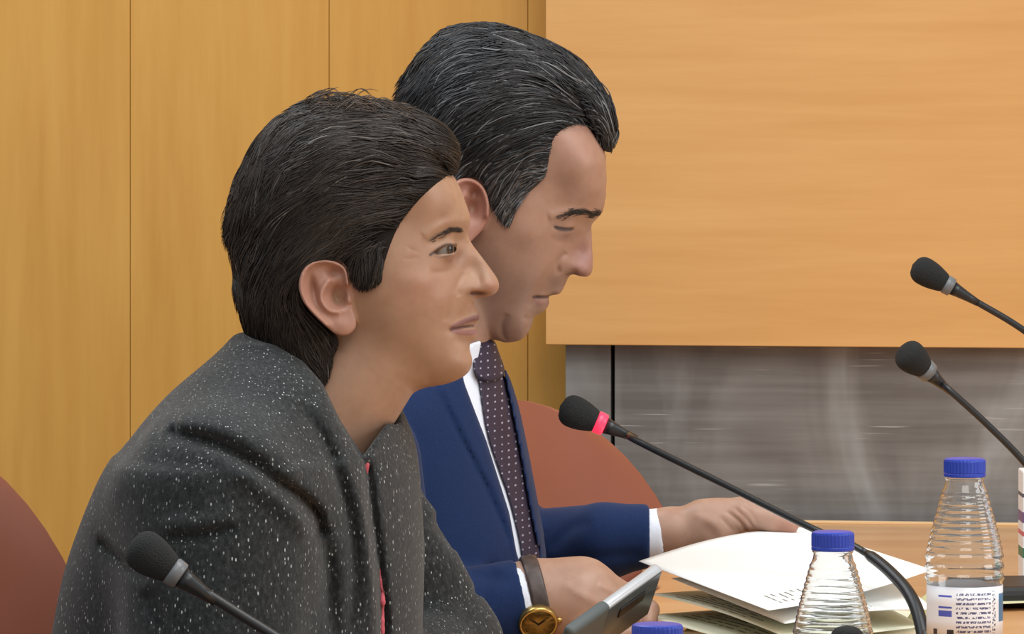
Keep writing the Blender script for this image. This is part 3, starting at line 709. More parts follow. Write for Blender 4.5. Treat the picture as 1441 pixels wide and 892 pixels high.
# ------------------------------------------------------------------ person 1: the woman in the tweed jacket
FW = Frame(4.2); MMW = FW.s/1000
wom = empty('person', tuple(FW.world(np.array([[400, 1560, 0]]))[0]), 'dark-haired person in a charcoal flecked tweed jacket, speaking, facing right', 'person')
wom.location.z = 0.0
def woman_head():
    fr = FW; g = Grid(324, 712, 146, 700, -156, 156, 1.9); X2, V2 = g.X2, g.V2
    prof = [(618, 214), (634, 240), (647, 262), (656, 286), (662, 306), (661, 320), (659, 332), (665, 344), (677, 360), (689, 376), (698, 389), (702, 398), (701, 408), (694, 415), (684, 418), (673, 419), (667, 424),
            (669, 433), (673, 441), (675, 448), (671, 455), (666, 459), (670, 464), (673, 470), (669, 477), (662, 483), (661, 492), (664, 503), (664, 514), (658, 525), (645, 534), (625, 541), (600, 545), (576, 549)]
    skull = [(545, 560), (500, 560), (455, 535), (405, 490), (365, 445), (348, 390), (338, 320), (348, 250), (385, 195), (445, 165), (515, 163), (575, 185), (606, 203)]
    G, sd, poly = head_field(fr, g, prof, skull, GENERIC, (659, 332), math.radians(-3), MMW*0.985)
    B = 0*X2+0*V2
    R = lambda pl, s, a, **k: ridge(pl, s, a, X2, V2, **k)
    Gs = lambda c, s, a, ang=0: gauss(c, s, a, X2, V2, ang)
    B = B+R([(598, 330), (620, 316), (645, 309), (658, 312)], 7, 4.5)
    B = B+Gs((647, 337), (8, 8), -8)+Gs((645, 362), (7, 13), -9, 0.3)+Gs((622, 336), (14, 4), -3, -0.25)+R([(640, 374), (625, 380), (606, 380)], 4.5, -2.8)+R([(592, 352), (582, 348), (574, 342)], 2.2, -0.9)+R([(592, 358), (580, 360), (570, 360)], 2.2, -0.9)
    B = B+Gs((592, 392), (24, 15), 3.5)
    B = B+Gs((662, 402), (11, 11), 7)+R([(654, 384), (646, 394), (643, 405), (646, 415)], 4.2, -5.0)+Gs((690, 401), (11, 10), 3.5)+Gs((674, 394), (5, 9), -2.5)
    B = B+R([(641, 414), (633, 432), (629, 450)], 6, -3.6)+Gs((622, 430), (12, 18), 2)
    B = B+R([(676, 446), (664, 448), (650, 453), (638, 460)], 4.0, 3.6)+R([(676, 458.5), (662, 458.5), (650, 459.5), (636, 461)], 1.9, -7)+R([(674, 467), (662, 468), (650, 467), (641, 464)], 4.2, 3.4)
    B = B+R([(664, 481), (650, 480), (640, 474)], 5, -2.6)+Gs((632, 463), (5, 6), -2.5)+Gs((655, 507), (12, 12), 2)
    B = B+R([(505, 492), (545, 517), (600, 536)], 9, 2.5)+Gs((560, 450), (45, 35), 1.5)
    G = add_bumps(G, sd, B)
    f = field3(G, g, sd); aw = np.abs(g.W)
    # neck and upper chest
    neck = g.cap((505, 505, 0), (372, 690, 0), 90, 108)
    f = smin(f, neck, 22)
    # ears
    def ear():
        out = spline([(494, 392), (489, 372), (470, 361), (449, 361), (432, 374), (426, 396), (432, 418), (446, 436), (462, 452), (476, 464), (492, 466), (503, 457), (504, 444), (500, 428), (497, 408), (494, 392)], 60)
        sd_e = poly_sd(out[:-1], X2, V2)
        base = 117+(496-X2)*0.36+0*V2
        dd = R([(494, 394), (489, 373), (469, 363), (448, 364), (434, 376), (429, 397), (435, 418), (449, 436), (464, 451)], 5.0, 8.0, taper=False)*1.35
        dd = dd+R([(470, 386), (459, 402), (457, 416), (467, 430), (483, 434)], 4.6, 9.0)+Gs((479, 412), (10, 13), -26)+Gs((494, 417), (5, 8), 5)+Gs((484, 432), (8, 4), 3)+Gs((472, 379), (9, 6), -8)+Gs((445, 402), (5.5, 18), -11, -0.2)+Gs((486, 452), (12, 11), 4)+Gs((496, 425), (3, 3), -5)
        Pm = (base+dd)[:, :, None]; th = 8.0
        slab = np.abs(aw-(Pm-th))-th
        return smax(slab, sd_e[:, :, None].astype(np.float32), 5)
    f = smin(f, ear(), 5)
    # eyes: lids around the ball, opening between them
    ec, er = (620, 349, 57), 19.5
    lid = np.sqrt((g.X-ec[0])**2+(g.V-ec[1])**2+(aw-ec[2])**2)-(er+2.6)
    f = smin(f, lid, 6)
    op = poly_sd(spline([(610, 354), (619, 348.5), (629, 344), (638, 344), (643, 348.5), (639, 353.5), (629, 355.5), (618, 356), (610, 354)], 30)[:-1], X2, V2)[:, :, None]
    f = np.where(aw > 34, smax(f, -np.maximum(op, er-0.3-np.sqrt((g.X-ec[0])**2+(g.V-ec[1])**2+(aw-ec[2])**2)), 1.6), f)
    # upper lid rim
    rim = ridge([(603, 357), (617, 345), (632, 339.5), (645, 342)], 2.2, 1.0, X2, V2, taper=False)[:, :, None]
    # nostrils
    for sg in (1, -1):
        f = smax(f, -g.ell((674, 412.5, sg*23), (14, 3.6, 12), 0.10), 1.6)
    def col(x, v, w):
        n = len(x); c = np.tile(np.array([[0.415, 0.246, 0.160]]), (n, 1)); aw = np.abs(w)
        def mixc(m, t): 
            nonlocal c
            m = np.clip(m, 0, 1)[:, None]; c = c*(1-m)+np.array(t)[None]*m
        red = gauss((592, 405), (40, 28), 0.35, x, v)+gauss((690, 402), (16, 14), 0.45, x, v); mixc(red, (0.44, 0.205, 0.150))
        earm = ((x < 506) & (x > 424) & (v < 468) & (v > 358) & (aw > 112)).astype(float)*0.6; mixc(earm, (0.44, 0.215, 0.165))
        mixc(gauss((640, 360), (16, 16), 0.42, x, v), (0.24, 0.135, 0.105))  # inner eye hollow: its shading put into the skin colour
        mixc(sstep(0.2, 0.9, ridge([(677, 446), (664, 448.5), (650, 453), (637, 460)], 5.0, 1.1, x, v, taper=False))*0.9, (0.20, 0.085, 0.082))
        mixc(sstep(0.2, 0.9, ridge([(674, 466), (662, 467), (650, 466), (640, 463)], 5.0, 1.0, x, v, taper=False))*0.85, (0.26, 0.110, 0.105))
        mixc(sstep(0.35, 0.9, ridge([(676, 458.5), (662, 458.5), (650, 459.5), (635, 461)], 2.6, 1.0, x, v, taper=False))*0.8, (0.09, 0.04, 0.035))  # parting of the lips: shade painted as a dark line
        mixc(sstep(0.3, 0.9, ridge([(600, 338), (618, 328), (636, 322), (653, 323)], 5.5, 0.95, x, v))*0.42*(aw > 14), (0.07, 0.048, 0.035))
        mixc(sstep(0.3, 0.8, ridge([(607, 355.5), (618, 347.5), (629, 342), (642, 343)], 2.6, 1.0, x, v, taper=False))*0.85*(aw > 30), (0.045, 0.03, 0.025))
        mixc(sstep(0.3, 0.8, ridge([(609, 356), (621, 358.5), (640, 356)], 2.2, 1.0, x, v))*0.45*(aw > 30), (0.12, 0.07, 0.055))
        mixc(gauss((674, 412.5), (14, 3.4), 0.9, x, v)*(aw < 34), (0.09, 0.035, 0.028))  # nostril hollow: shade put into the skin colour
        return c
    body = fr.build('body', f, g, M_SKIN, wom, col)
    # eyeballs
    for sg in (1, -1):
        U, Vv = np.meshgrid(np.linspace(0, np.pi, 25), np.linspace(0, 2*np.pi, 33), indexing='ij')
        gaze = np.array([0.80, -0.05, 0.60 if sg > 0 else 0.2]); gaze /= np.linalg.norm(gaze)
        a = np.array([0, 1, 0]); e1 = np.cross(gaze, a); e1 /= np.linalg.norm(e1); e2 = np.cross(gaze, e1)
        rr = er+1.6*np.exp(-(U/0.42)**4)
        Pp = np.array([ec[0], ec[1], sg*ec[2]])+rr[..., None]*(np.cos(U)[..., None]*gaze+np.sin(U)[..., None]*(np.cos(Vv)[..., None]*e1+np.sin(Vv)[..., None]*e2))
        cc = np.tile(np.array([0.20, 0.185, 0.17]), (U.size, 1)); u = U.ravel(); cc[u < 0.50] = (0.05, 0.028, 0.016); cc[u < 0.22] = (0.006, 0.006, 0.006)  # whites dulled: shadow of the heavy lid put into their colour
        Fc = np.array([(i*33+j, i*33+j+1, (i+1)*33+j+1, (i+1)*33+j) for i in range(24) for j in range(32)])
        mesh_np('eye', fr.world(Pp.reshape(-1, 3)), Fc, M_EYE, body, cc)
    # ---- hair
    gh = Grid(296, 668, 112, 560, -170, 170, 2.6); X2, V2 = gh.X2, gh.V2
    outer = [(646, 240), (650, 222), (645, 196), (626, 173), (598, 158), (562, 149), (525, 143), (490, 138), (455, 138), (420, 150), (388, 172), (362, 203), (345, 234), (330, 266), (320, 296), (315, 320), (318, 344), (329, 366), (335, 388), (333, 412), (338, 436), (346, 458), (353, 475)]
    inner = [(380, 496), (420, 520), (452, 537), (464, 530), (471, 503), (480, 480), (474, 465), (455, 450), (436, 430), (427, 405), (428, 385), (440, 368), (460, 361), (482, 362), (494, 378), (500, 396), (512, 405), (524, 402), (537, 392), (544, 370), (551, 347), (563, 318), (583, 290), (605, 267), (625, 252), (643, 244)]
    hp = np.vstack([spline(outer, 90), spline(inner, 80)])
    P = list(spline(outer, 60)); Y = [0.0]*60
    cp = [(370, 440, 92), (400, 480, 96), (440, 500, 100), (465, 500, 98), (360, 380, 88), (400, 400, 122), (430, 420, 122), (420, 370, 136), (345, 330, 62), (360, 300, 92), (400, 300, 132), (450, 330, 140), (480, 350, 132), (520, 380, 124), (538, 360, 118), (380, 240, 96), (440, 240, 140), (500, 260, 142), (550, 290, 124), (580, 268, 112), (420, 190, 98), (480, 190, 122), (540, 200, 122), (590, 210, 104), (600, 250, 98), (625, 236, 76), (630, 205, 62), (490, 160, 78), (560, 170, 84), (445, 530, 96), (480, 300, 143)]
    for x, v, W in cp: P.append((x, v)); Y.append(W*W/1e4)
    Gh = tps(np.array(P), np.array(Y), X2, V2)*1e4; ins = poly_sd(hp, X2, V2)
    Wb = np.stack([np.sqrt(np.maximum(bil(G, g, np.full(len(gh.v), xx), gh.v), 0)) for xx in gh.x]); dl, _ = line_d(spline(inner[14:], 40), X2, V2); tb = sstep(0, 46, dl)
    Wh0 = np.sqrt(np.maximum(Gh, 0)); Wh0 = np.where(Wb > 30, np.maximum(Wh0, Wb+5), Wh0); Wmix = Wh0*tb+np.minimum(Wh0, Wb+4)*(1-tb); Gh = np.where((Gh > 0) & (Wb > 30), Wmix**2, Gh).astype(np.float32)
    lump = 2.0*np.sin(X2*0.05+V2*0.11)+1.6*np.sin(X2*0.09-V2*0.07+1)
    Wh = np.sqrt(np.maximum(Gh, 0)); Gs_ = np.where(Gh > 100, (Wh-0.5+(lump-3.5)*tb)**2, Gh-60).astype(np.float32)
    fh = (gh.W**2-Gs_[:, :, None])/(2*np.sqrt(np.maximum(Gs_, 0)[:, :, None]+14**2))
    fh = smax(fh, (ins+0.5)[:, :, None].astype(np.float32), 6)
    def hcol(x, v, w):
        return np.tile(np.array([[0.016, 0.012, 0.0095]]), (len(x), 1))
    hair = fr.build('hair', fh, gh, M_HAIRBASE, wom, hcol)
    guides = [[(648, 222), (560, 186), (470, 186), (400, 222), (350, 296), (332, 370)], [(642, 198), (560, 158), (470, 148), (392, 182), (342, 250), (318, 330)], [(622, 246), (530, 230), (450, 258), (390, 318), (356, 400), (352, 470)],
              [(592, 268), (510, 268), (440, 306), (395, 370), (376, 440), (388, 496)], [(566, 308), (500, 312), (450, 346), (412, 400), (406, 460), (432, 518)], [(548, 345), (505, 340), (460, 356), (424, 388), (418, 435), (440, 490), (456, 532)],
              [(532, 345), (528, 370), (522, 404)], [(332, 366), (335, 400), (347, 462)], [(440, 440), (452, 470), (464, 525)]]
    fl = flow_field(guides, gh)
    def scol(x, v, r):
        n = len(x); b = r.uniform(0.4, 1.6, (n, 1)); c = np.array([[0.030, 0.022, 0.0175]])*b
        gr = r.uniform(size=n) < np.where(v < 260, 0.04, 0.015); c[gr] = np.array([0.17, 0.145, 0.125])*r.uniform(0.5, 1.2, (gr.sum(), 1)); return c
    strands('hair_strands', fr, gh, Gh, ins, fl, 380, 30, 15, 9.5, 0.95, 1.5, scol, M_HAIR, hair, 3, spread=5, wav=2.4, offl=6.5)
    # loose wisps along the crown
    r = np.random.default_rng(11); pts = np.stack([r.uniform(420, 545, 26), r.uniform(146, 165, 26)], 1)
    strands('hair_wisps', fr, gh, Gh, ins, flow_field([[(380, 175), (430, 146), (480, 136), (540, 138), (600, 150)]], gh), 26, 4, 11, 6, 0.7, 3, lambda x, v, r: np.tile(np.array([[0.10, 0.065, 0.045]]), (len(x), 1))*r.uniform(0.5, 1.2, (len(x), 1)), M_HAIR, hair, 5, spread=3, lockpts=pts, wav=5, offl=17)
    # brow hairs
    gb = Grid(590, 665, 300, 345, 0, 5, 1.5); Gb = np.stack([bil(G, g, np.full(len(gb.v), xx), gb.v) for xx in gb.x]).astype(np.float32)
    insb = np.full(Gb.shape, -5.0); rb = np.random.default_rng(4); t = rb.uniform(0, 1, 95)**0.5; bl = spline([(602, 337), (618, 329), (636, 322), (652, 323)], 100)
    pts = bl[(t*99).astype(int)]+np.stack([rb.normal(0, 1, 95), rb.normal(0, 1.7, 95)], 1)
    strands('eyebrow_hair', fr, gb, Gb, insb, flow_field([[(655, 322), (636, 317), (619, 322), (602, 332)]], gb), 95, 1, 6, 1.9, 0.36, 0.8, lambda x, v, r: np.tile(np.array([[0.06, 0.04, 0.03]]), (len(x), 1)), M_HAIR, hair, 6, spread=0.8, lockpts=pts, offl=1.0, wav=0.5)['kind'] = 'stuff'
woman_head()

def woman_clothes():
    fr = FW; g = Grid(44, 780, 452, 1110, -430, 440, 5.0); X2, V2 = g.X2, g.V2; yaw = math.radians(17); sy, cy = math.sin(yaw), math.cos(yaw)
    rows = []
    for v, l, r, S in [(470, 340, 440, 90), (500, 304, 490, 150), (530, 262, 530, 215), (565, 226, 558, 262), (610, 189, 578, 290), (660, 156, 592, 305), (740, 120, 597, 305), (800, 98, 597, 295), (892, 78, 594, 285), (1000, 66, 590, 280), (1150, 64, 590, 290)]:
        e = (r-l)/2; R = math.sqrt(max(e*e-(S*sy)**2, 40**2))/cy; rows.append((v, (l+r)/2, 0, R, S))
    f = g.stack(rows, yaw, 40)
    f = np.maximum(f, 478-g.V+0*f)
    # sleeves
    sh, el, wr = fr.q(310, 700, 250), fr.q(296, 1010, 300), (540, 1035, 120)
    arm = smin(g.cap(sh, el, 130, 110), g.cap(el, wr, 108, 70), 40)
    f = smin(f, arm, 52)
    s2, e2, w2 = fr.q(498, 668, -270), fr.q(628, 910, -300), (560, 955, -60)
    arm2 = smin(g.cap(s2, e2, 82, 78), g.cap(e2, w2, 78, 54), 30)
    f = smin(f, arm2, 24)
    # collar stand round the neck
    col = g.cap((438, 500, 0), (372, 645, 0), 98, 150)
    f = smin(f, col, 26)
    # folds of the cloth (camera side)
    near = sstep(20, 90, g.W)
    B = 0*X2+0*V2
    def Rn(pl, s, a, w=250, **k):
        nonlocal B; B = B+ridge(fr.q2(pl, w), s, a, X2, V2, **k)
    Rn([(236, 606), (290, 612), (345, 636), (400, 676), (440, 716), (452, 756)], 9, -20)
    Rn([(250, 590), (310, 594), (370, 620), (425, 664)], 15, 12)
    Rn([(300, 630), (350, 655), (405, 700), (438, 745)], 13, 11)
    Rn([(395, 672), (425, 690), (448, 722), (455, 752)], 5, -7)
    Rn([(452, 740), (462, 800), (464, 850), (470, 905)], 10, -13)
    Rn([(230, 588), (224, 620), (232, 655)], 7, -5)
    Rn([(240, 748), (290, 742), (338, 730)], 7, -11)
    Rn([(236, 728), (290, 724), (340, 714)], 12, 8)
    Rn([(135, 765), (170, 785), (215, 800)], 8, -9)
    Rn([(180, 640), (150, 700), (130, 760)], 24, 5)
    Rn([(215, 820), (235, 860), (240, 905)], 12, -9)
    Rn([(420, 560), (460, 620), (486, 690), (500, 770), (498, 850), (492, 900)], 8, -9, 150)
    Rn([(445, 560), (480, 620), (506, 690), (520, 770), (524, 850), (522, 900)], 10, 8, 120)
    Rn([(350, 540), (400, 580), (440, 640)], 25, -4, 200)
    # seam of the armhole
    Rn([(262, 560), (248, 600), (258, 660), (290, 740)], 3.0, -3.0, 280)
    f = f-(B[:, :, None]*near).astype(np.float32)
    # front opening: near front edge lies over the far one
    fl = spline([(513, 634), (519, 690), (530, 780), (536, 850), (536, 905), (536, 1110)], 40)
    xl = np.interp(g.v, fl[:, 1], fl[:, 0])[None, :, None]
    f = f-7*sstep(6, -2, g.X-xl)*sstep(626, 640, g.V)*near
    f = f+16*np.exp(-((g.X-xl-7)/6)**2)*sstep(630, 650, g.V)*sstep(0, 60, g.W)
    # far sleeve creases
    Bf = ridge([(602, 752), (618, 768), (640, 800)], 8, -8, X2, V2)+ridge([(640, 880), (670, 862), (695, 850)], 7, -7, X2, V2)+ridge([(575, 640), (590, 700), (594, 760)], 10, -5, X2, V2)
    f = f-Bf[:, :, None]*sstep(0, -90, g.W)
    # neck opening
    op = [(318, 440), (332, 464), (352, 470), (392, 480), (430, 502), (457, 532), (482, 584), (513, 636), (530, 612), (563, 570), (575, 540), (600, 430)]
    so = poly_sd(op, X2, V2)[:, :, None]
    inner = g.cap((505, 505, 0), (372, 690, 0), 92, 110)
    cutv = np.maximum(so, -np.maximum(-inner-6, -1e3)*0-1e3)
    f = smax(f, -so.astype(np.float32), 5)
    f = smax(f, -(inner-1.0), 3)
    f = np.maximum(f, g.V-1100)
    fr.build('jacket', f, g, M_TWEED, wom, None, 1)
    # blouse edge showing in the front opening
    w0 = 60
    for (a, b, rr) in (((514, 636), (518, 664), 6.0), ((518, 664), (534, 800), 2.4), ((537, 800), (540, 850), 6.5), ((540, 850), (538, 1000), 6.5)):
        pass
    gb = Grid(496, 556, 620, 960, -40, 150, 2.5)
    lb = spline([(516, 634), (521, 662), (529, 740), (541, 820), (541, 850), (540, 930)], 30); rad = np.interp(np.linspace(0, 1, 30), [0, 0.10, 0.15, 0.2, 0.58, 0.62, 0.68, 0.74, 0.78, 0.82, 1], [5, 5, 2.4, 2.4, 2.4, 3.8, 3.8, 2.4, 2.4, 4.2, 4.2])
    fb = None
    for i in range(29):
        # depth of the jacket front along the camera axis at this spot
        xi, vi = lb[i]; ii = int((xi-g.x[0])/g.h); jj = int((vi-g.v[0])/g.h); ln = f[min(ii, f.shape[0]-1), min(jj, f.shape[1]-1), :]; neg = np.where(ln < 0)[0]
        wz = g.w[neg[-1]] if len(neg) else 40
        lb_w = min(max(wz, -20), 140)+(4 if rad[i] > 3 else -1)
        c = gb.cap((lb[i][0], lb[i][1], lb_w-1), (lb[i+1][0], lb[i+1][1], lb_w-1), rad[i], rad[i+1]); fb = c if fb is None else smin(fb, c, 3)
    fr.build('blouse', fb, gb, M_PINK, wom, None, 1)
    # legs under the table
    gl = Grid(150, 1160, 1060, 1690, -260, 260, 12)
    fl_ = None
    for sg in (1, -1):
        hip, knee, ank, toe = (330, 1335, sg*95), (860, 1350, sg*110), (900, 2150, sg*110), (1000, 2260, sg*120)
        c = gl.cap(hip, knee, 130, 100); fl_ = c if fl_ is None else smin(fl_, c, 30)
    fl_ = smin(fl_, gl.ell((325, 1235, 0), (225, 230, 280)), 60); fl_ = np.maximum(fl_, 1092-gl.V+0*fl_)
    fr.build('trousers', fl_, gl, M_TROUSER, wom, None, 1)
woman_clothes()

# ------------------------------------------------------------------ person 2: the man in the navy suit
FM = Frame(4.68); MMM = FM.s/1000
man = empty('person', tuple(FM.world(np.array([[560, 1560, 0]]))[0]), 'grey-streaked dark-haired person in a navy suit and dotted tie, reading papers', 'person')
man.location.z = 0.0
M_NAVY = cloth('navy_suit_wool', srgb(23, 40, 76), srgb(30, 49, 90), 0.85, 1100, 0.15)
M_SHIRT = cloth('white_shirt', srgb(226, 232, 244), srgb(236, 240, 250), 0.8, 1300, 0.2)
def tie_mat():
    m = NT('plum_dotted_tie'); co = m.coords((1, 0, 1)); vo = m.n('ShaderNodeTexVoronoi'); vo.inputs['Scale'].default_value = 165; vo.inputs['Randomness'].default_value = 0.12; m.l(co, vo.inputs['Vector'])
    t = m.n('ShaderNodeMath', operation='LESS_THAN'); t.inputs[1].default_value = 0.15; m.l(vo.outputs['Distance'], t.inputs[0])
    m.col(m.mix(t.outputs[0], m.ramp(m.noise(m.coords(), 500, 2), [(0.3, srgb(38, 30, 50)), (0.7, srgb(56, 44, 66))]), srgb(160, 158, 176))); m.set(Roughness=0.6); return m.m
M_TIE = tie_mat()
SKM = np.array([[0.415, 0.242, 0.170]])

def man_hands():
    fr = FM; out = []
    def hcol(x, v, w):
        c = np.tile(np.array([[0.47, 0.285, 0.205]]), (len(x), 1)); return c  # lighter than the face: light from paper and ceiling put into the skin
    # near hand: back of the hand to the viewer, fingers closed behind the phone
    g = Grid(640, 990, 760, 975, 60, 285, 2.2)
    Q = lambda x, v, w: fr.q(x, v, w)
    f = g.cap(Q(640, 868, 205), Q(752, 842, 178), 46, 48)
    f = smin(f, g.cap(Q(752, 842, 178), Q(815, 846, 176), 48, 56), 30)
    f = smin(f, g.cap(Q(815, 846, 176), Q(856, 866, 172), 56, 46), 24)
    kn = [((868, 832, 174), (895, 842, 162), (914, 858, 168), (912, 876, 182)), ((872, 850, 170), (900, 862, 158), (914, 880, 166), (904, 891, 182)),
          ((866, 866, 166), (893, 880, 154), (904, 892, 164), (892, 899, 180)), ((854, 880, 162), (880, 892, 152), (886, 900, 162), (874, 902, 176))]
    for k, ch in enumerate(kn):
        r0 = (17, 16, 14, 12)[k]
        P = [Q(*p) for p in ch]
        for i in range(3): f = smin(f, g.cap(P[i], P[i+1], r0*(1-0.1*i), r0*(0.9-0.1*i)), 8 if i == 0 else 3)
    th = [Q(800, 872, 204), Q(838, 888, 234), Q(872, 894, 242), Q(898, 890, 238)]
    for i in range(3): f = smin(f, g.cap(th[i], th[i+1], (22, 17, 14)[i], (17, 14, 11)[i]), 8)
    B = ridge([(838, 800), (862, 812), (884, 826)], 5, 2.5, g.X2, g.V2)+ridge([(790, 800), (830, 822), (866, 840)], 6, 1.6, g.X2, g.V2)
    f = f-B[:, :, None]
    out.append((f, g, hcol))
    # far hand: thumb over the sheet, fingers under it
    g = Grid(880, 1200, 690, 870, -290, -40, 2.0); z = -190
    f = g.cap(Q(880, 758, z), Q(940, 750, z), 33, 34)
    f = smin(f, g.cap(Q(940, 750, z), Q(1006, 744, z+4), 34, 38), 16)
    f = smin(f, g.cap(Q(990, 730, z+6), Q(1046, 724, z+14), 28, 25), 14)
    f = smin(f, g.cap(Q(1046, 724, z+14), Q(1084, 730, z+20), 23.5, 18.5), 8)
    f = smin(f, g.cap(Q(1084, 730, z+20), Q(1112, 740, z+24), 18, 12), 6)
    for k, dz in enumerate((20, -2, -22, -40)):
        a = (1005, 772+k*2, z+dz); L = (1.0, 1.06, 1.0, 0.8)[k]
        b = (1005+48*L, 804, z+dz+8); c = (1005+86*L, 810, z+dz+14); d = (1005+108*L, 809, z+dz+16)
        f = smin(f, g.cap(a, b, 18, 13), 8); f = smin(f, g.cap(b, c, 12.5, 11.5), 3); f = smin(f, g.cap(c, d, 11.5, 9), 3)
    B = 0*g.X2+0*g.V2
    for pl, a in (([(1020, 716), (1040, 732), (1052, 752)], -2.2), ([(1032, 712), (1048, 726), (1060, 742)], -2.2), ([(1042, 708), (1056, 720), (1064, 734)], -1.5), ([(1012, 724), (1030, 744)], -1.3), ([(1052, 704), (1064, 716)], -1.2)):
        B = B+ridge(fr.q2(pl, z), 2.4, a, g.X2, g.V2)
    B = B+ridge(fr.q2([(975, 720), (1005, 735), (1020, 760)], z), 7, 1.8, g.X2, g.V2)
    f = f-B[:, :, None]
    def hcol2(x, v, w):
        c = np.tile(np.array([[0.45, 0.275, 0.20]]), (len(x), 1)); m = (gauss(fr.q(1108, 742, z)[:2], (22, 16), 0.6, x, v)+ridge(fr.q2([(1030, 712), (1046, 730), (1058, 748)], z), 7, 0.3, x, v))[:, None]  # far hand too: paper and ceiling light painted as paler skin
        c = c*(1-m)+m*np.array([[0.42, 0.19, 0.14]]); return c
    out.append((f, g, hcol2))
    return out

def man_head():
    fr = FM; g = Grid(556, 882, 44, 600, -150, 150, 1.9); X2, V2 = g.X2, g.V2
    prof = [(846, 196), (852, 216), (854, 240), (854, 262), (852, 282), (848, 298), (840, 308), (833, 316), (833, 330), (833.5, 348), (834.5, 366), (833, 382), (827, 389), (816, 388.5), (806, 386), (800, 390), (796, 399), (791, 409), (786, 414), (776, 415.5), (772, 418), (773, 425), (770, 433), (762, 440), (752, 446),
            (749, 455), (744, 467), (735, 477), (723, 481), (711, 482)]
    skull = [(690, 470), (660, 430), (628, 370), (598, 310), (580, 250), (570, 190), (574, 135), (596, 92), (636, 62), (690, 54), (742, 68), (790, 102), (824, 146), (840, 180)]
    G, sd, poly = head_field(fr, g, prof, skull, GENERIC, (834, 316), math.radians(27), MMM)
    B = 0*X2+0*V2
    R = lambda pl, s, a, **k: ridge(pl, s, a, X2, V2, **k)
    Gs = lambda c, s, a, ang=0: gauss(c, s, a, X2, V2, ang)
    B = B+R([(772, 304), (798, 296), (824, 298), (846, 300)], 7, 5.5)+Gs((818, 312), (8, 7), -6)+Gs((812, 332), (8, 13), -5, 0.3)+R([(806, 336), (790, 338), (772, 332)], 5, -2)
    B = B+Gs((802, 372), (11, 11), 7)+R([(797, 354), (788, 362), (783, 373), (787, 384)], 4.0, -7)+Gs((822, 376), (11, 11), 3)
    B = B+R([(781, 378), (766, 396), (754, 413), (744, 430)], 6, -3.2)+Gs((752, 388), (20, 20), 3.5)
    B = B+R([(788, 409), (774, 412), (758, 416)], 3.4, 2.4)+R([(776, 416.5), (764, 417), (752, 416)], 1.9, -6.5)+R([(773, 424), (763, 427), (754, 422)], 4, 3)
    B = B+R([(754, 446), (744, 448), (736, 444)], 3.6, -4)+Gs((733, 464), (14, 12), 2)+R([(714, 440), (707, 455), (708, 470), (714, 482)], 4.5, -4.5)+Gs((695, 440), (18, 24), 2)
    B = B+Gs((745, 330), (22, 18), 3)
    G = add_bumps(G, sd, B); f = field3(G, g, sd); aw = np.abs(g.W)
    f = smin(f, g.cap((628, 400, 0), (572, 590, 0), 76, 90), 24)
    # ears
    out = spline([(688, 306), (689, 284), (683, 264), (670, 251), (654, 248), (640, 255), (630, 274), (626, 300), (628, 326), (636, 346), (650, 350), (664, 336), (678, 322), (688, 306)], 50)
    sd_e = poly_sd(out[:-1], X2, V2); base = 114+(690-X2)*0.38+0*V2
    dd = R([(687, 300), (686, 280), (680, 264), (668, 253), (654, 251), (641, 259), (632, 277), (629, 302), (632, 326)], 5, 9, taper=False)+Gs((664, 290), (11, 16), -18)+R([(660, 268), (648, 284), (645, 306), (652, 322)], 5, 8)+Gs((668, 268), (7, 7), -9)
    f = smin(f, smax(np.abs(aw-((base+dd)[:, :, None]-8))-8, sd_e[:, :, None].astype(np.float32), 5), 5)
    # lowered eyelids
    ec, er = (787, 313, 54), 19.0
    lid = np.sqrt((g.X-ec[0])**2+(g.V-ec[1])**2+(aw-ec[2])**2)-(er+1.5)
    f = smin(f, lid, 5)
    slit = ridge([(776, 316), (786, 319), (798, 320.5), (808, 319)], 2.0, 3.0, X2, V2)+ridge([(776, 308), (788, 305), (802, 305)], 2.2, 1.4, X2, V2)
    f = np.where(aw > 30, f+slit[:, :, None], f)
    for sg in (1, -1): f = smax(f, -g.ell((806, 386, sg*18), (11, 3.6, 8), 0.1), 2.0)
    def col(x, v, w):
        n = len(x); c = np.tile(SKM, (n, 1)); aw = np.abs(w)
        def mixc(m, t):
            nonlocal c
            m = np.clip(m, 0, 1)[:, None]; c = c*(1-m)+np.array(t)[None]*m
        mixc(sstep(0, 1, gauss((735, 440), (60, 45), 1.1, x, v)+gauss((690, 400), (40, 60), 0.8, x, v))*0.42, (0.27, 0.185, 0.15))
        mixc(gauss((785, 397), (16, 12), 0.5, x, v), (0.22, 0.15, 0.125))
        mixc(gauss((822, 365), (17, 24), 0.6, x, v), (0.37, 0.165, 0.155)); mixc(gauss((820, 200), (40, 30), 0.35, x, v), (0.41, 0.215, 0.165))
        mixc(((x < 690) & (x > 624) & (v < 352) & (v > 246) & (aw > 108)).astype(float)*0.6, (0.40, 0.165, 0.125))
        mixc(sstep(0.25, 0.9, ridge([(776, 424), (763, 426), (754, 421)], 4.5, 1.0, x, v, taper=False))*0.6, (0.27, 0.125, 0.11))
        mixc(sstep(0.3, 0.9, ridge([(778, 416.5), (764, 417), (751, 416)], 3.0, 1.1, x, v, taper=False))*0.92, (0.09, 0.045, 0.04))  # mouth gap: shade painted dark along the lip line
        mixc(sstep(0.3, 0.9, ridge([(788, 302), (804, 296), (820, 296), (834, 302), (848, 299)], 5.2, 1.0, x, v))*0.4*(aw > 5), (0.085, 0.06, 0.05))
        mixc(sstep(0.3, 0.8, ridge([(778, 316), (787, 319.5), (798, 321), (808, 319.5)], 3.4, 1.15, x, v))*0.95*(aw > 26), (0.05, 0.032, 0.027))
        mixc(gauss((797, 330), (18, 8), 0.35, x, v), (0.27, 0.15, 0.12))
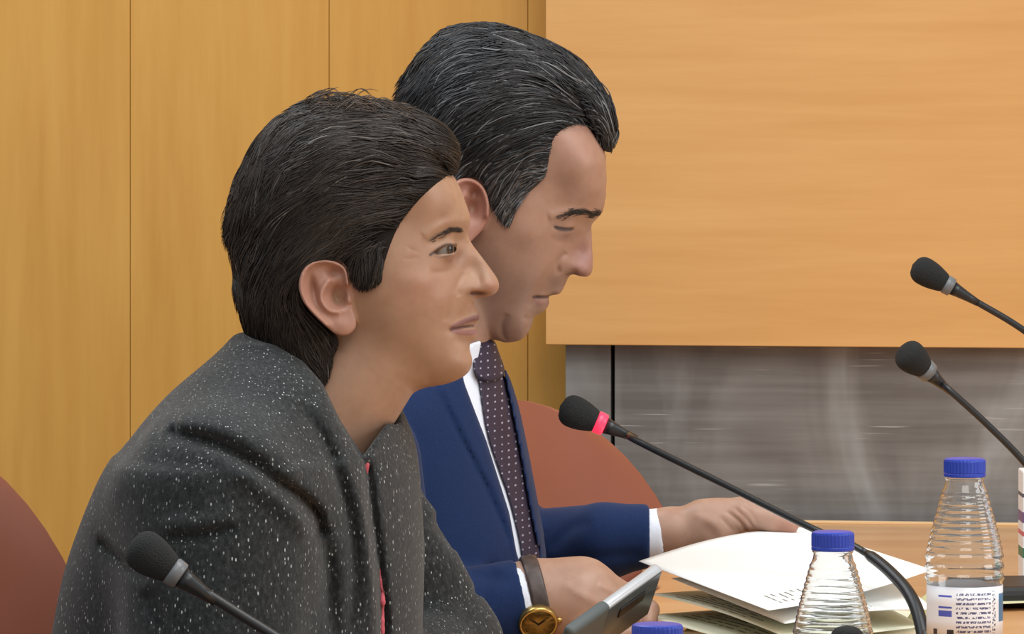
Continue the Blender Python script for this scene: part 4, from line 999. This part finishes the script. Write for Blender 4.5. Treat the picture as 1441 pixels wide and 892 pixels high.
        mixc(gauss((806, 386), (11, 3.4), 0.7, x, v)*(aw < 26), (0.10, 0.04, 0.035))  # shade of the nostril opening painted on as dark skin
        return c
    body = fr.build('body', f, g, M_SKIN, man, col, 1, man_hands())
    # ---- hair
    gh = Grid(540, 884, 18, 340, -160, 160, 2.6); X2, V2 = gh.X2, gh.V2
    outer = [(860, 217), (868, 204), (870, 184), (867, 162), (855, 136), (836, 114), (817, 93), (798, 76), (777, 63), (752, 53), (728, 43), (707, 36), (680, 35), (656, 37), (632, 41), (615, 52), (594, 74), (575, 101), (560, 124), (556, 148), (556, 190), (566, 240), (586, 290), (606, 325)]
    inner = [(630, 318), (624, 290), (630, 262), (645, 246), (664, 244), (680, 252), (686, 270), (692, 292), (702, 310), (712, 318), (719, 314), (725, 297), (737, 278), (752, 265), (768, 248), (773, 228), (778, 200), (786, 188), (797, 181), (810, 177), (825, 182), (838, 200), (850, 214)]
    hp = np.vstack([spline(outer, 90), spline(inner, 80)])
    P = list(spline(outer[:-1], 60)); Y = [0.0]*60
    cp = [(600, 180, 88), (600, 130, 84), (640, 230, 122), (620, 270, 108), (610, 310, 84), (640, 100, 96), (650, 160, 128), (680, 220, 128), (700, 280, 119), (712, 305, 116), (730, 250, 116), (760, 240, 106), (700, 150, 132), (690, 80, 98), (750, 180, 124), (740, 110, 112), (770, 200, 106), (790, 160, 104), (800, 110, 72), (825, 150, 74), (840, 180, 62), (850, 200, 46), (820, 178, 80), (670, 245, 124), (760, 80, 72)]
    for x, v, W in cp: P.append((x, v)); Y.append(W*W/1e4)
    Gh = tps(np.array(P), np.array(Y), X2, V2)*1e4; ins = poly_sd(hp, X2, V2)
    Wb = np.stack([np.sqrt(np.maximum(bil(G, g, np.full(len(gh.v), xx), gh.v), 0)) for xx in gh.x]); dl, _ = line_d(spline(inner[5:], 50), X2, V2); tb = sstep(0, 60, dl)
    Wh0 = np.sqrt(np.maximum(Gh, 0)); Wh0 = np.where(Wb > 30, np.maximum(Wh0, Wb+4.5), Wh0); Wmix = Wh0*tb+np.minimum(Wh0, Wb+3.5)*(1-tb); Gh = np.where((Gh > 0) & (Wb > 30), Wmix**2, Gh).astype(np.float32)
    lump = 2.4*np.sin(X2*0.03+V2*0.16)+1.6*np.sin(X2*0.08-V2*0.1+1)
    Wh = np.sqrt(np.maximum(Gh, 0)); Gs_ = np.where(Gh > 100, (Wh-0.5+(lump-3)*tb)**2, Gh-60).astype(np.float32)
    fh = (gh.W**2-Gs_[:, :, None])/(2*np.sqrt(np.maximum(Gs_, 0)[:, :, None]+14**2)); fh = smax(fh, (ins+1.5)[:, :, None].astype(np.float32), 6)
    def hc(x, v, w):
        side = sstep(200, 290, v)[:, None]*sstep(600, 660, x)[:, None]; return np.array([[0.017, 0.0165, 0.018]])*(1-side)+side*np.array([[0.10, 0.082, 0.07]])
    hair = fr.build('hair', fh, gh, M_HAIRBASE, man, hc)
    guides = [[(866, 208), (858, 150), (815, 104), (760, 72), (690, 48), (620, 64), (566, 132)], [(852, 212), (836, 160), (790, 120), (720, 95), (650, 98), (600, 130), (566, 180)], [(838, 196), (805, 150), (750, 128), (690, 128), (640, 150), (600, 190), (580, 240)],
              [(812, 176), (775, 158), (720, 158), (670, 176), (630, 210), (610, 270)], [(790, 186), (750, 188), (705, 204), (668, 232), (640, 262)], [(770, 225), (740, 232), (712, 254), (690, 282)], [(752, 255), (730, 268), (712, 292), (704, 312)], [(640, 240), (622, 270), (612, 310)]]
    fl = flow_field(guides, gh)
    def scol(x, v, r):
        n = len(x); c = np.array([[0.022, 0.022, 0.024]])*r.uniform(0.5, 1.5, (n, 1)); side = sstep(170, 280, v)
        gr = r.uniform(size=n) < 0.08+0.30*side; c[gr] = np.array([0.20, 0.20, 0.205])*r.uniform(0.4, 1.2, (gr.sum(), 1))
        lt = (r.uniform(size=n) < 0.6*side) & ~gr; c[lt] = np.array([0.11, 0.09, 0.078])*r.uniform(0.6, 1.3, (lt.sum(), 1)); return c
    strands('hair_strands', fr, gh, Gh, ins, fl, 260, 26, 14, 9.5, 1.05, 1.5, scol, M_HAIR, hair, 21, spread=5, wav=2.0, offl=6.5, keep=lambda x, v: v < 235)
    strands('side_hair_strands', fr, gh, Gh, ins, fl, 260, 14, 7, 5.0, 0.8, 1.0, scol, M_HAIR, hair, 22, spread=4.5, wav=2.5, offl=2.5, keep=lambda x, v: v > 195)
    gb = Grid(780, 856, 284, 312, 0, 5, 1.5); Gb = np.stack([bil(G, g, np.full(len(gb.v), xx), gb.v) for xx in gb.x]).astype(np.float32)
    rb = np.random.default_rng(8); bl = spline([(788, 302), (804, 296), (820, 296), (834, 301), (847, 299)], 100); pts = bl[(rb.uniform(0, 1, 170)**0.7*99).astype(int)]+np.stack([rb.normal(0, 1, 170), rb.normal(0, 2.2, 170)], 1)
    o = strands('eyebrow_hair', fr, gb, Gb, np.full(Gb.shape, -5.0), flow_field([[(848, 300), (834, 299), (815, 293), (790, 300)]], gb), 170, 1, 6, 2.0, 0.4, 0.8, lambda x, v, r: np.tile(np.array([[0.035, 0.028, 0.024]]), (len(x), 1)), M_HAIR, hair, 9, spread=0.8, lockpts=pts, offl=1.2, wav=0.5)
    o['kind'] = 'stuff'
    return body
man_head()

def man_clothes():
    fr = FM; g = Grid(350, 950, 470, 1100, -410, 390, 3.8); X2, V2 = g.X2, g.V2; yaw = math.radians(22); c, q = math.cos(yaw), math.sin(yaw)
    rows = []
    for v, mx, R, S in [(480, 680, 78, 92), (505, 686, 92, 130), (540, 692, 128, 205), (580, 700, 155, 250), (640, 712, 172, 268), (700, 724, 182, 270), (776, 743, 194, 265), (900, 752, 200, 258), (1100, 752, 205, 262)]: rows.append((v, mx-R*c, -R*q*0.2, R, S))
    ft = g.stack(rows, yaw, 30)
    cxa = np.interp(g.v, [r[0] for r in rows], [r[1] for r in rows])[None, :, None]; fwd = (g.X-cxa)*c+g.W*q
    f = ft.copy()
    Q = lambda x, v, w: fr.q(x, v, w)
    # near sleeve
    sh, el, wr = Q(490, 655, 250), Q(540, 925, 300), Q(745, 846, 178)
    a1 = smin(g.cap(sh, el, 100, 82), smin(g.cap(el, Q(640, 868, 205), 80, 64), g.cap(Q(640, 868, 205), Q(752, 842, 178), 64, 58), 14), 30)
    cut1 = (g.X-(Q(721, 780, 178)[0]+(g.V-Q(721, 780, 178)[1])*0.20)-0.10*(g.W-178))
    a1 = smax(a1, cut1, 3)
    # far sleeve
    s2, e2, w2 = Q(640, 650, -250), Q(700, 788, -330), Q(940, 756, -190)
    a2 = smin(g.cap(s2, e2, 88, 70), smin(g.cap(e2, Q(850, 762, -203), 70, 55), g.cap(Q(850, 760, -200), Q(945, 751, -190), 53, 43), 10), 26)
    cut2 = g.X-Q(914, 760, -190)[0]+0*a2; a2 = smax(a2, cut2, 3)
    f = smin(f, a1, 16)
    f = np.minimum(f, a2) if False else smin(f, a2, 12)
    # lapels lie on the chest
    lap1 = poly_sd([(612, 500), (622, 542), (651, 605), (685, 673), (719, 751), (728, 776), (717, 717), (685, 615), (654, 533), (646, 500)], X2, V2)[:, :, None]
    lap2 = poly_sd([(702, 492), (711, 536), (723, 593), (732, 639), (744, 708), (757, 772), (765, 760), (754, 690), (744, 640), (734, 590), (724, 545), (712, 496)], X2, V2)[:, :, None]
    fm = sstep(20, 50, fwd)
    for lp in (lap1, lap2): f = f-5.0*sstep(4, -4, lp)*fm
    f = f+3.5*ridge([(622, 542), (651, 605), (685, 673), (721, 756)], 3.5, 1.0, X2, V2)[:, :, None]*fm
    # opening of the jacket
    vp = [(636, 460), (648, 500), (654, 533), (685, 615), (717, 717), (727, 772), (737, 800), (758, 790), (757, 772), (744, 708), (732, 639), (723, 593), (711, 536), (703, 490), (700, 460)]
    vs_ = poly_sd(vp, X2, V2)[:, :, None]
    carve = np.maximum(np.maximum(vs_, -(ft+12)), 30-fwd); f = smax(f, -carve, 2)
    B = ridge(fr.q2([(700, 800), (680, 830), (672, 892)], 200), 9, -5, X2, V2)+ridge(fr.q2([(650, 800), (690, 812), (730, 812)], 200), 8, -3, X2, V2)
    B2 = ridge(fr.q2([(775, 770), (800, 742), (830, 728)], -230), 8, -4, X2, V2)+ridge(fr.q2([(790, 800), (840, 780), (905, 775)], -200), 9, -4, X2, V2)+ridge([(740, 660), (752, 700), (768, 735)], 8, -4, X2, V2)
    f = f-B[:, :, None]*sstep(60, 140, g.W)-B2[:, :, None]*sstep(-80, -160, g.W)
    # neck hole
    neck = g.cap((628, 400, 0), (572, 590, 0), 84, 100); topc = (g.V-(505-0.25*(g.X-600)))
    f = smax(f, -np.maximum(neck, topc*0+g.V-560), 3)
    f = np.maximum(f, 486-g.V+0*f); f = np.maximum(f, g.V-1092)
    fr.build('jacket', f, g, M_NAVY, man, None, 3)
    # shirt: front, collar and cuffs
    gs = Grid(520, 950, 452, 900, -250, 290, 3.4); fts = gs.stack(rows, yaw, 30)
    cxs = np.interp(gs.v, [r[0] for r in rows], [r[1] for r in rows])[None, :, None]; fws = (gs.X-cxs)*c+gs.W*q
    vsp = poly_sd([(620, 480), (640, 533), (672, 615), (704, 717), (718, 800), (770, 790), (760, 708), (745, 639), (735, 593), (722, 536), (715, 480)], gs.X2, gs.V2)[:, :, None]
    shirt = np.maximum(np.maximum(np.maximum(fts+6.5, -(fts+24)), vsp), 10-fws)
    co = gs.cap((628, 400, 0), (574, 590, 0), 86, 108); ci = gs.cap((628, 400, 0), (572, 590, 0), 78, 92)
    coll = np.maximum(np.maximum(co, -ci), np.maximum(np.maximum(476-(gs.X-676)*0.30-gs.V, gs.V-548), gs.X-(678-(gs.V-476)*0.2)))
    shirt = smin(shirt, coll, 3)
    for A, Bp, ro, ri, x0, x1, k in ((Q(640, 868, 205), Q(752, 842, 178), 52, 0, 690, 730, 0.2), (Q(880, 757, -192), Q(940, 750, -190), 39, 0, 880, 933, 0.0)):
        wz = A[2]; xq = lambda x: Q(x, 780, Bp[2])[0]; sl = (gs.V-Q(0, 780, Bp[2])[1])*k+0.1*(gs.W-178)*(k > 0)
        cu = smax(gs.cap(A, (Bp[0]+30, Bp[1]-6*(k > 0), Bp[2]), ro, ro), np.maximum(gs.X-xq(x1)-sl, xq(x0)-gs.X), 2); shirt = np.minimum(shirt, cu)
    fr.build('shirt', shirt, gs, M_SHIRT, man, None, 1)
    # tie: knot and blade
    gt = Grid(650, 775, 465, 800, -80, 130, 2.2); ftt = gt.stack(rows, yaw, 30); cxt = np.interp(gt.v, [r[0] for r in rows], [r[1] for r in rows])[None, :, None]; fwt = (gt.X-cxt)*c+gt.W*q
    blade = poly_sd(spline([(672, 520), (684, 597), (700, 650), (716, 696), (731, 757), (737, 800)], 12).tolist()+spline([(770, 800), (761, 776), (748, 708), (736, 639), (727, 593), (714, 524)], 12).tolist(), gt.X2, gt.V2)[:, :, None]
    knot = poly_sd(spline([(668, 480), (664, 500), (670, 524), (684, 534), (700, 534), (711, 526), (708, 500), (702, 478), (668, 480)], 30)[:-1], gt.X2, gt.V2)[:, :, None]
    tie = smin(smax(smax(blade, ftt+1.5, 4), -(ftt+9), 3), smax(smax(knot, ftt-7, 9), -(ftt+10), 3), 2)
    fr.build('tie', np.maximum(tie, 10-fwt), gt, M_TIE, man, None, 1)
    # watch
    gw = Grid(690, 800, 760, 915, 90, 260, 1.8); wc = gw.cap(Q(640, 868, 205), Q(752, 842, 178), 46, 48); wc = smin(wc, gw.cap(Q(752, 842, 178), Q(815, 846, 176), 48, 56), 30)
    xe = (gw.X-(Q(729, 780, 178)[0]+(gw.V-Q(721, 780, 178)[1])*0.20)-0.10*(gw.W-178)); band = np.abs(xe-12.5)-12
    watch = bpy.data.objects.new('wristwatch', None); SC.collection.objects.link(watch); watch.parent = man; watch['label'] = 'gold watch on a brown leather strap'
    strap = smax(np.maximum(wc-4.5, -(wc+1.5)), band, 3)
    mst = NT('brown_watch_strap'); mst.col(mst.ramp(mst.noise(mst.coords(), 160, 3), [(0.3, srgb(58, 46, 42)), (0.7, srgb(84, 68, 62))])); mst.set(Roughness=0.45)
    fr.build('strap', strap, gw, mst.m, watch, None, 1)
    cen = fr.world(np.array([Q(757, 875, 236)]))[0]; ax = (0.10, -0.80, -0.52)
    gold = plain('gold_case', srgb(196, 164, 96), 0.28, Metallic=0.9); dial = NT('gold_dial')
    tc = dial.n('ShaderNodeTexCoord'); wv = dial.n('ShaderNodeTexVoronoi'); wv.inputs['Scale'].default_value = 260; dial.l(tc.outputs['Object'], wv.inputs['Vector'])
    dial.col(dial.ramp(wv.outputs['Distance'], [(0.1, srgb(120, 92, 40)), (0.5, srgb(206, 172, 96))])); dial.set(Roughness=0.35, Metallic=0.5)
    V, Fc = lathe_np([(0.0105, -0.004), (0.0165, -0.003), (0.0172, 0.002), (0.0168, 0.004), (0.0148, 0.0046), (0.0144, 0.0036)], cen, 40, ax); mesh_np('watch_case', V, Fc, gold, watch)
    V, Fc = lathe_np([(0.0146, 0.0030), (0.0146, 0.0036), (0.0, 0.0036)], cen, 40, ax); mesh_np('dial', V, Fc, dial.m, watch)
    n = np.array(Vector(ax).normalized()); u = np.array([0.9, 0.1, 0.1]); u -= n*(u@n); u /= np.linalg.norm(u); t = np.cross(n, u)
    for ang, L in ((0.6, 0.008), (2.4, 0.011)):
        d = math.cos(ang)*u+math.sin(ang)*t; V, Fc = tube_np(np.array([cen+n*0.0042, cen+n*0.0042+d*L]), np.array([0.0005, 0.0003]), 6); mesh_np('watch_hand', V, Fc, M_DARK, watch)
    V, Fc = tube_np(np.array([cen+u*0.016, cen+u*0.0205]), np.array([0.0024, 0.0022]), 12); mesh_np('crown', V, Fc, gold, watch)
    # legs under the table
    gl = Grid(330, 1150, 1060, 1540, -280, 280, 12); fl_ = None
    for sg in (1, -1):
        cpl = gl.cap((540, 1290, sg*95), (1000, 1300, sg*110), 125, 95); fl_ = cpl if fl_ is None else smin(fl_, cpl, 30)
    fl_ = smin(fl_, gl.ell((540, 1180, 0), (205, 210, 260)), 50); fl_ = np.maximum(fl_, 1088-gl.V+0*fl_)
    fr.build('trousers', fl_, gl, M_NAVY, man, None, 1)
man_clothes()

# ------------------------------------------------------------------ phone in the near hand
def phone():
    k = 4.365; S = F_PX/k      # near (left) end of the phone; its far end recedes behind the middle of the papers
    o = np.array([806, 890, 0.0]); wv = np.array([150, -90, -163.0]); hv = np.array([-25, 90, -74.0])
    wv *= 0.122*S/np.linalg.norm(wv); hv -= wv*(hv@wv)/(wv@wv); hv *= 0.056*S/np.linalg.norm(hv)
    conv = lambda p: np.array([p[0]/S, -p[2]/S, -p[1]/S])
    O = at(o[0], o[1], k); Wv, Hv = conv(wv), conv(hv); Wv_, Hv_ = Wv/np.linalg.norm(Wv), Hv/np.linalg.norm(Hv); N = np.cross(Wv_, Hv_)
    if N[1] > 0: N = -N
    root = empty('smartphone', tuple(O), 'smartphone with a silver edge, tilted in the near hand of the man', 'phone')
    rot = Matrix((Wv_, Hv_, N)).transposed()
    C = O+(Wv+Hv)/2-N*0.004
    def part(name, size, off, mat, bev, par=root, seg=4):
        bm = box_bm((0, 0, 0), size, bev, 0, seg)
        bmesh.ops.rotate(bm, verts=bm.verts, cent=(0, 0, 0), matrix=rot); bmesh.ops.translate(bm, verts=bm.verts, vec=Vector(C+off)); return bm_obj(name, bm, mat, par, True)
    sil = plain('silver_phone_frame', srgb(200, 203, 206), 0.35, Metallic=0.4); gl = plain('dark_phone_glass', srgb(66, 72, 74), 0.32)
    part('frame', (0.122, 0.056, 0.0100), 0, sil, 0.0038)
    part('back_glass', (0.117, 0.051, 0.0012), N*0.0049, gl, 0.0005, seg=1)
    part('added_dark_end', (0.052, 0.0585, 0.0112), -Wv_*0.036, plain('dark_end_grey', srgb(84, 92, 92), 0.55), 0.0045)  # added sleeve; puts the dark reflection of the frame's left end into colour
    part('camera_bar', (0.034, 0.011, 0.002), N*0.0060+Wv_*0.022-Hv_*0.010, plain('black_lens', srgb(22, 15, 15), 0.5), 0.0009)
phone()
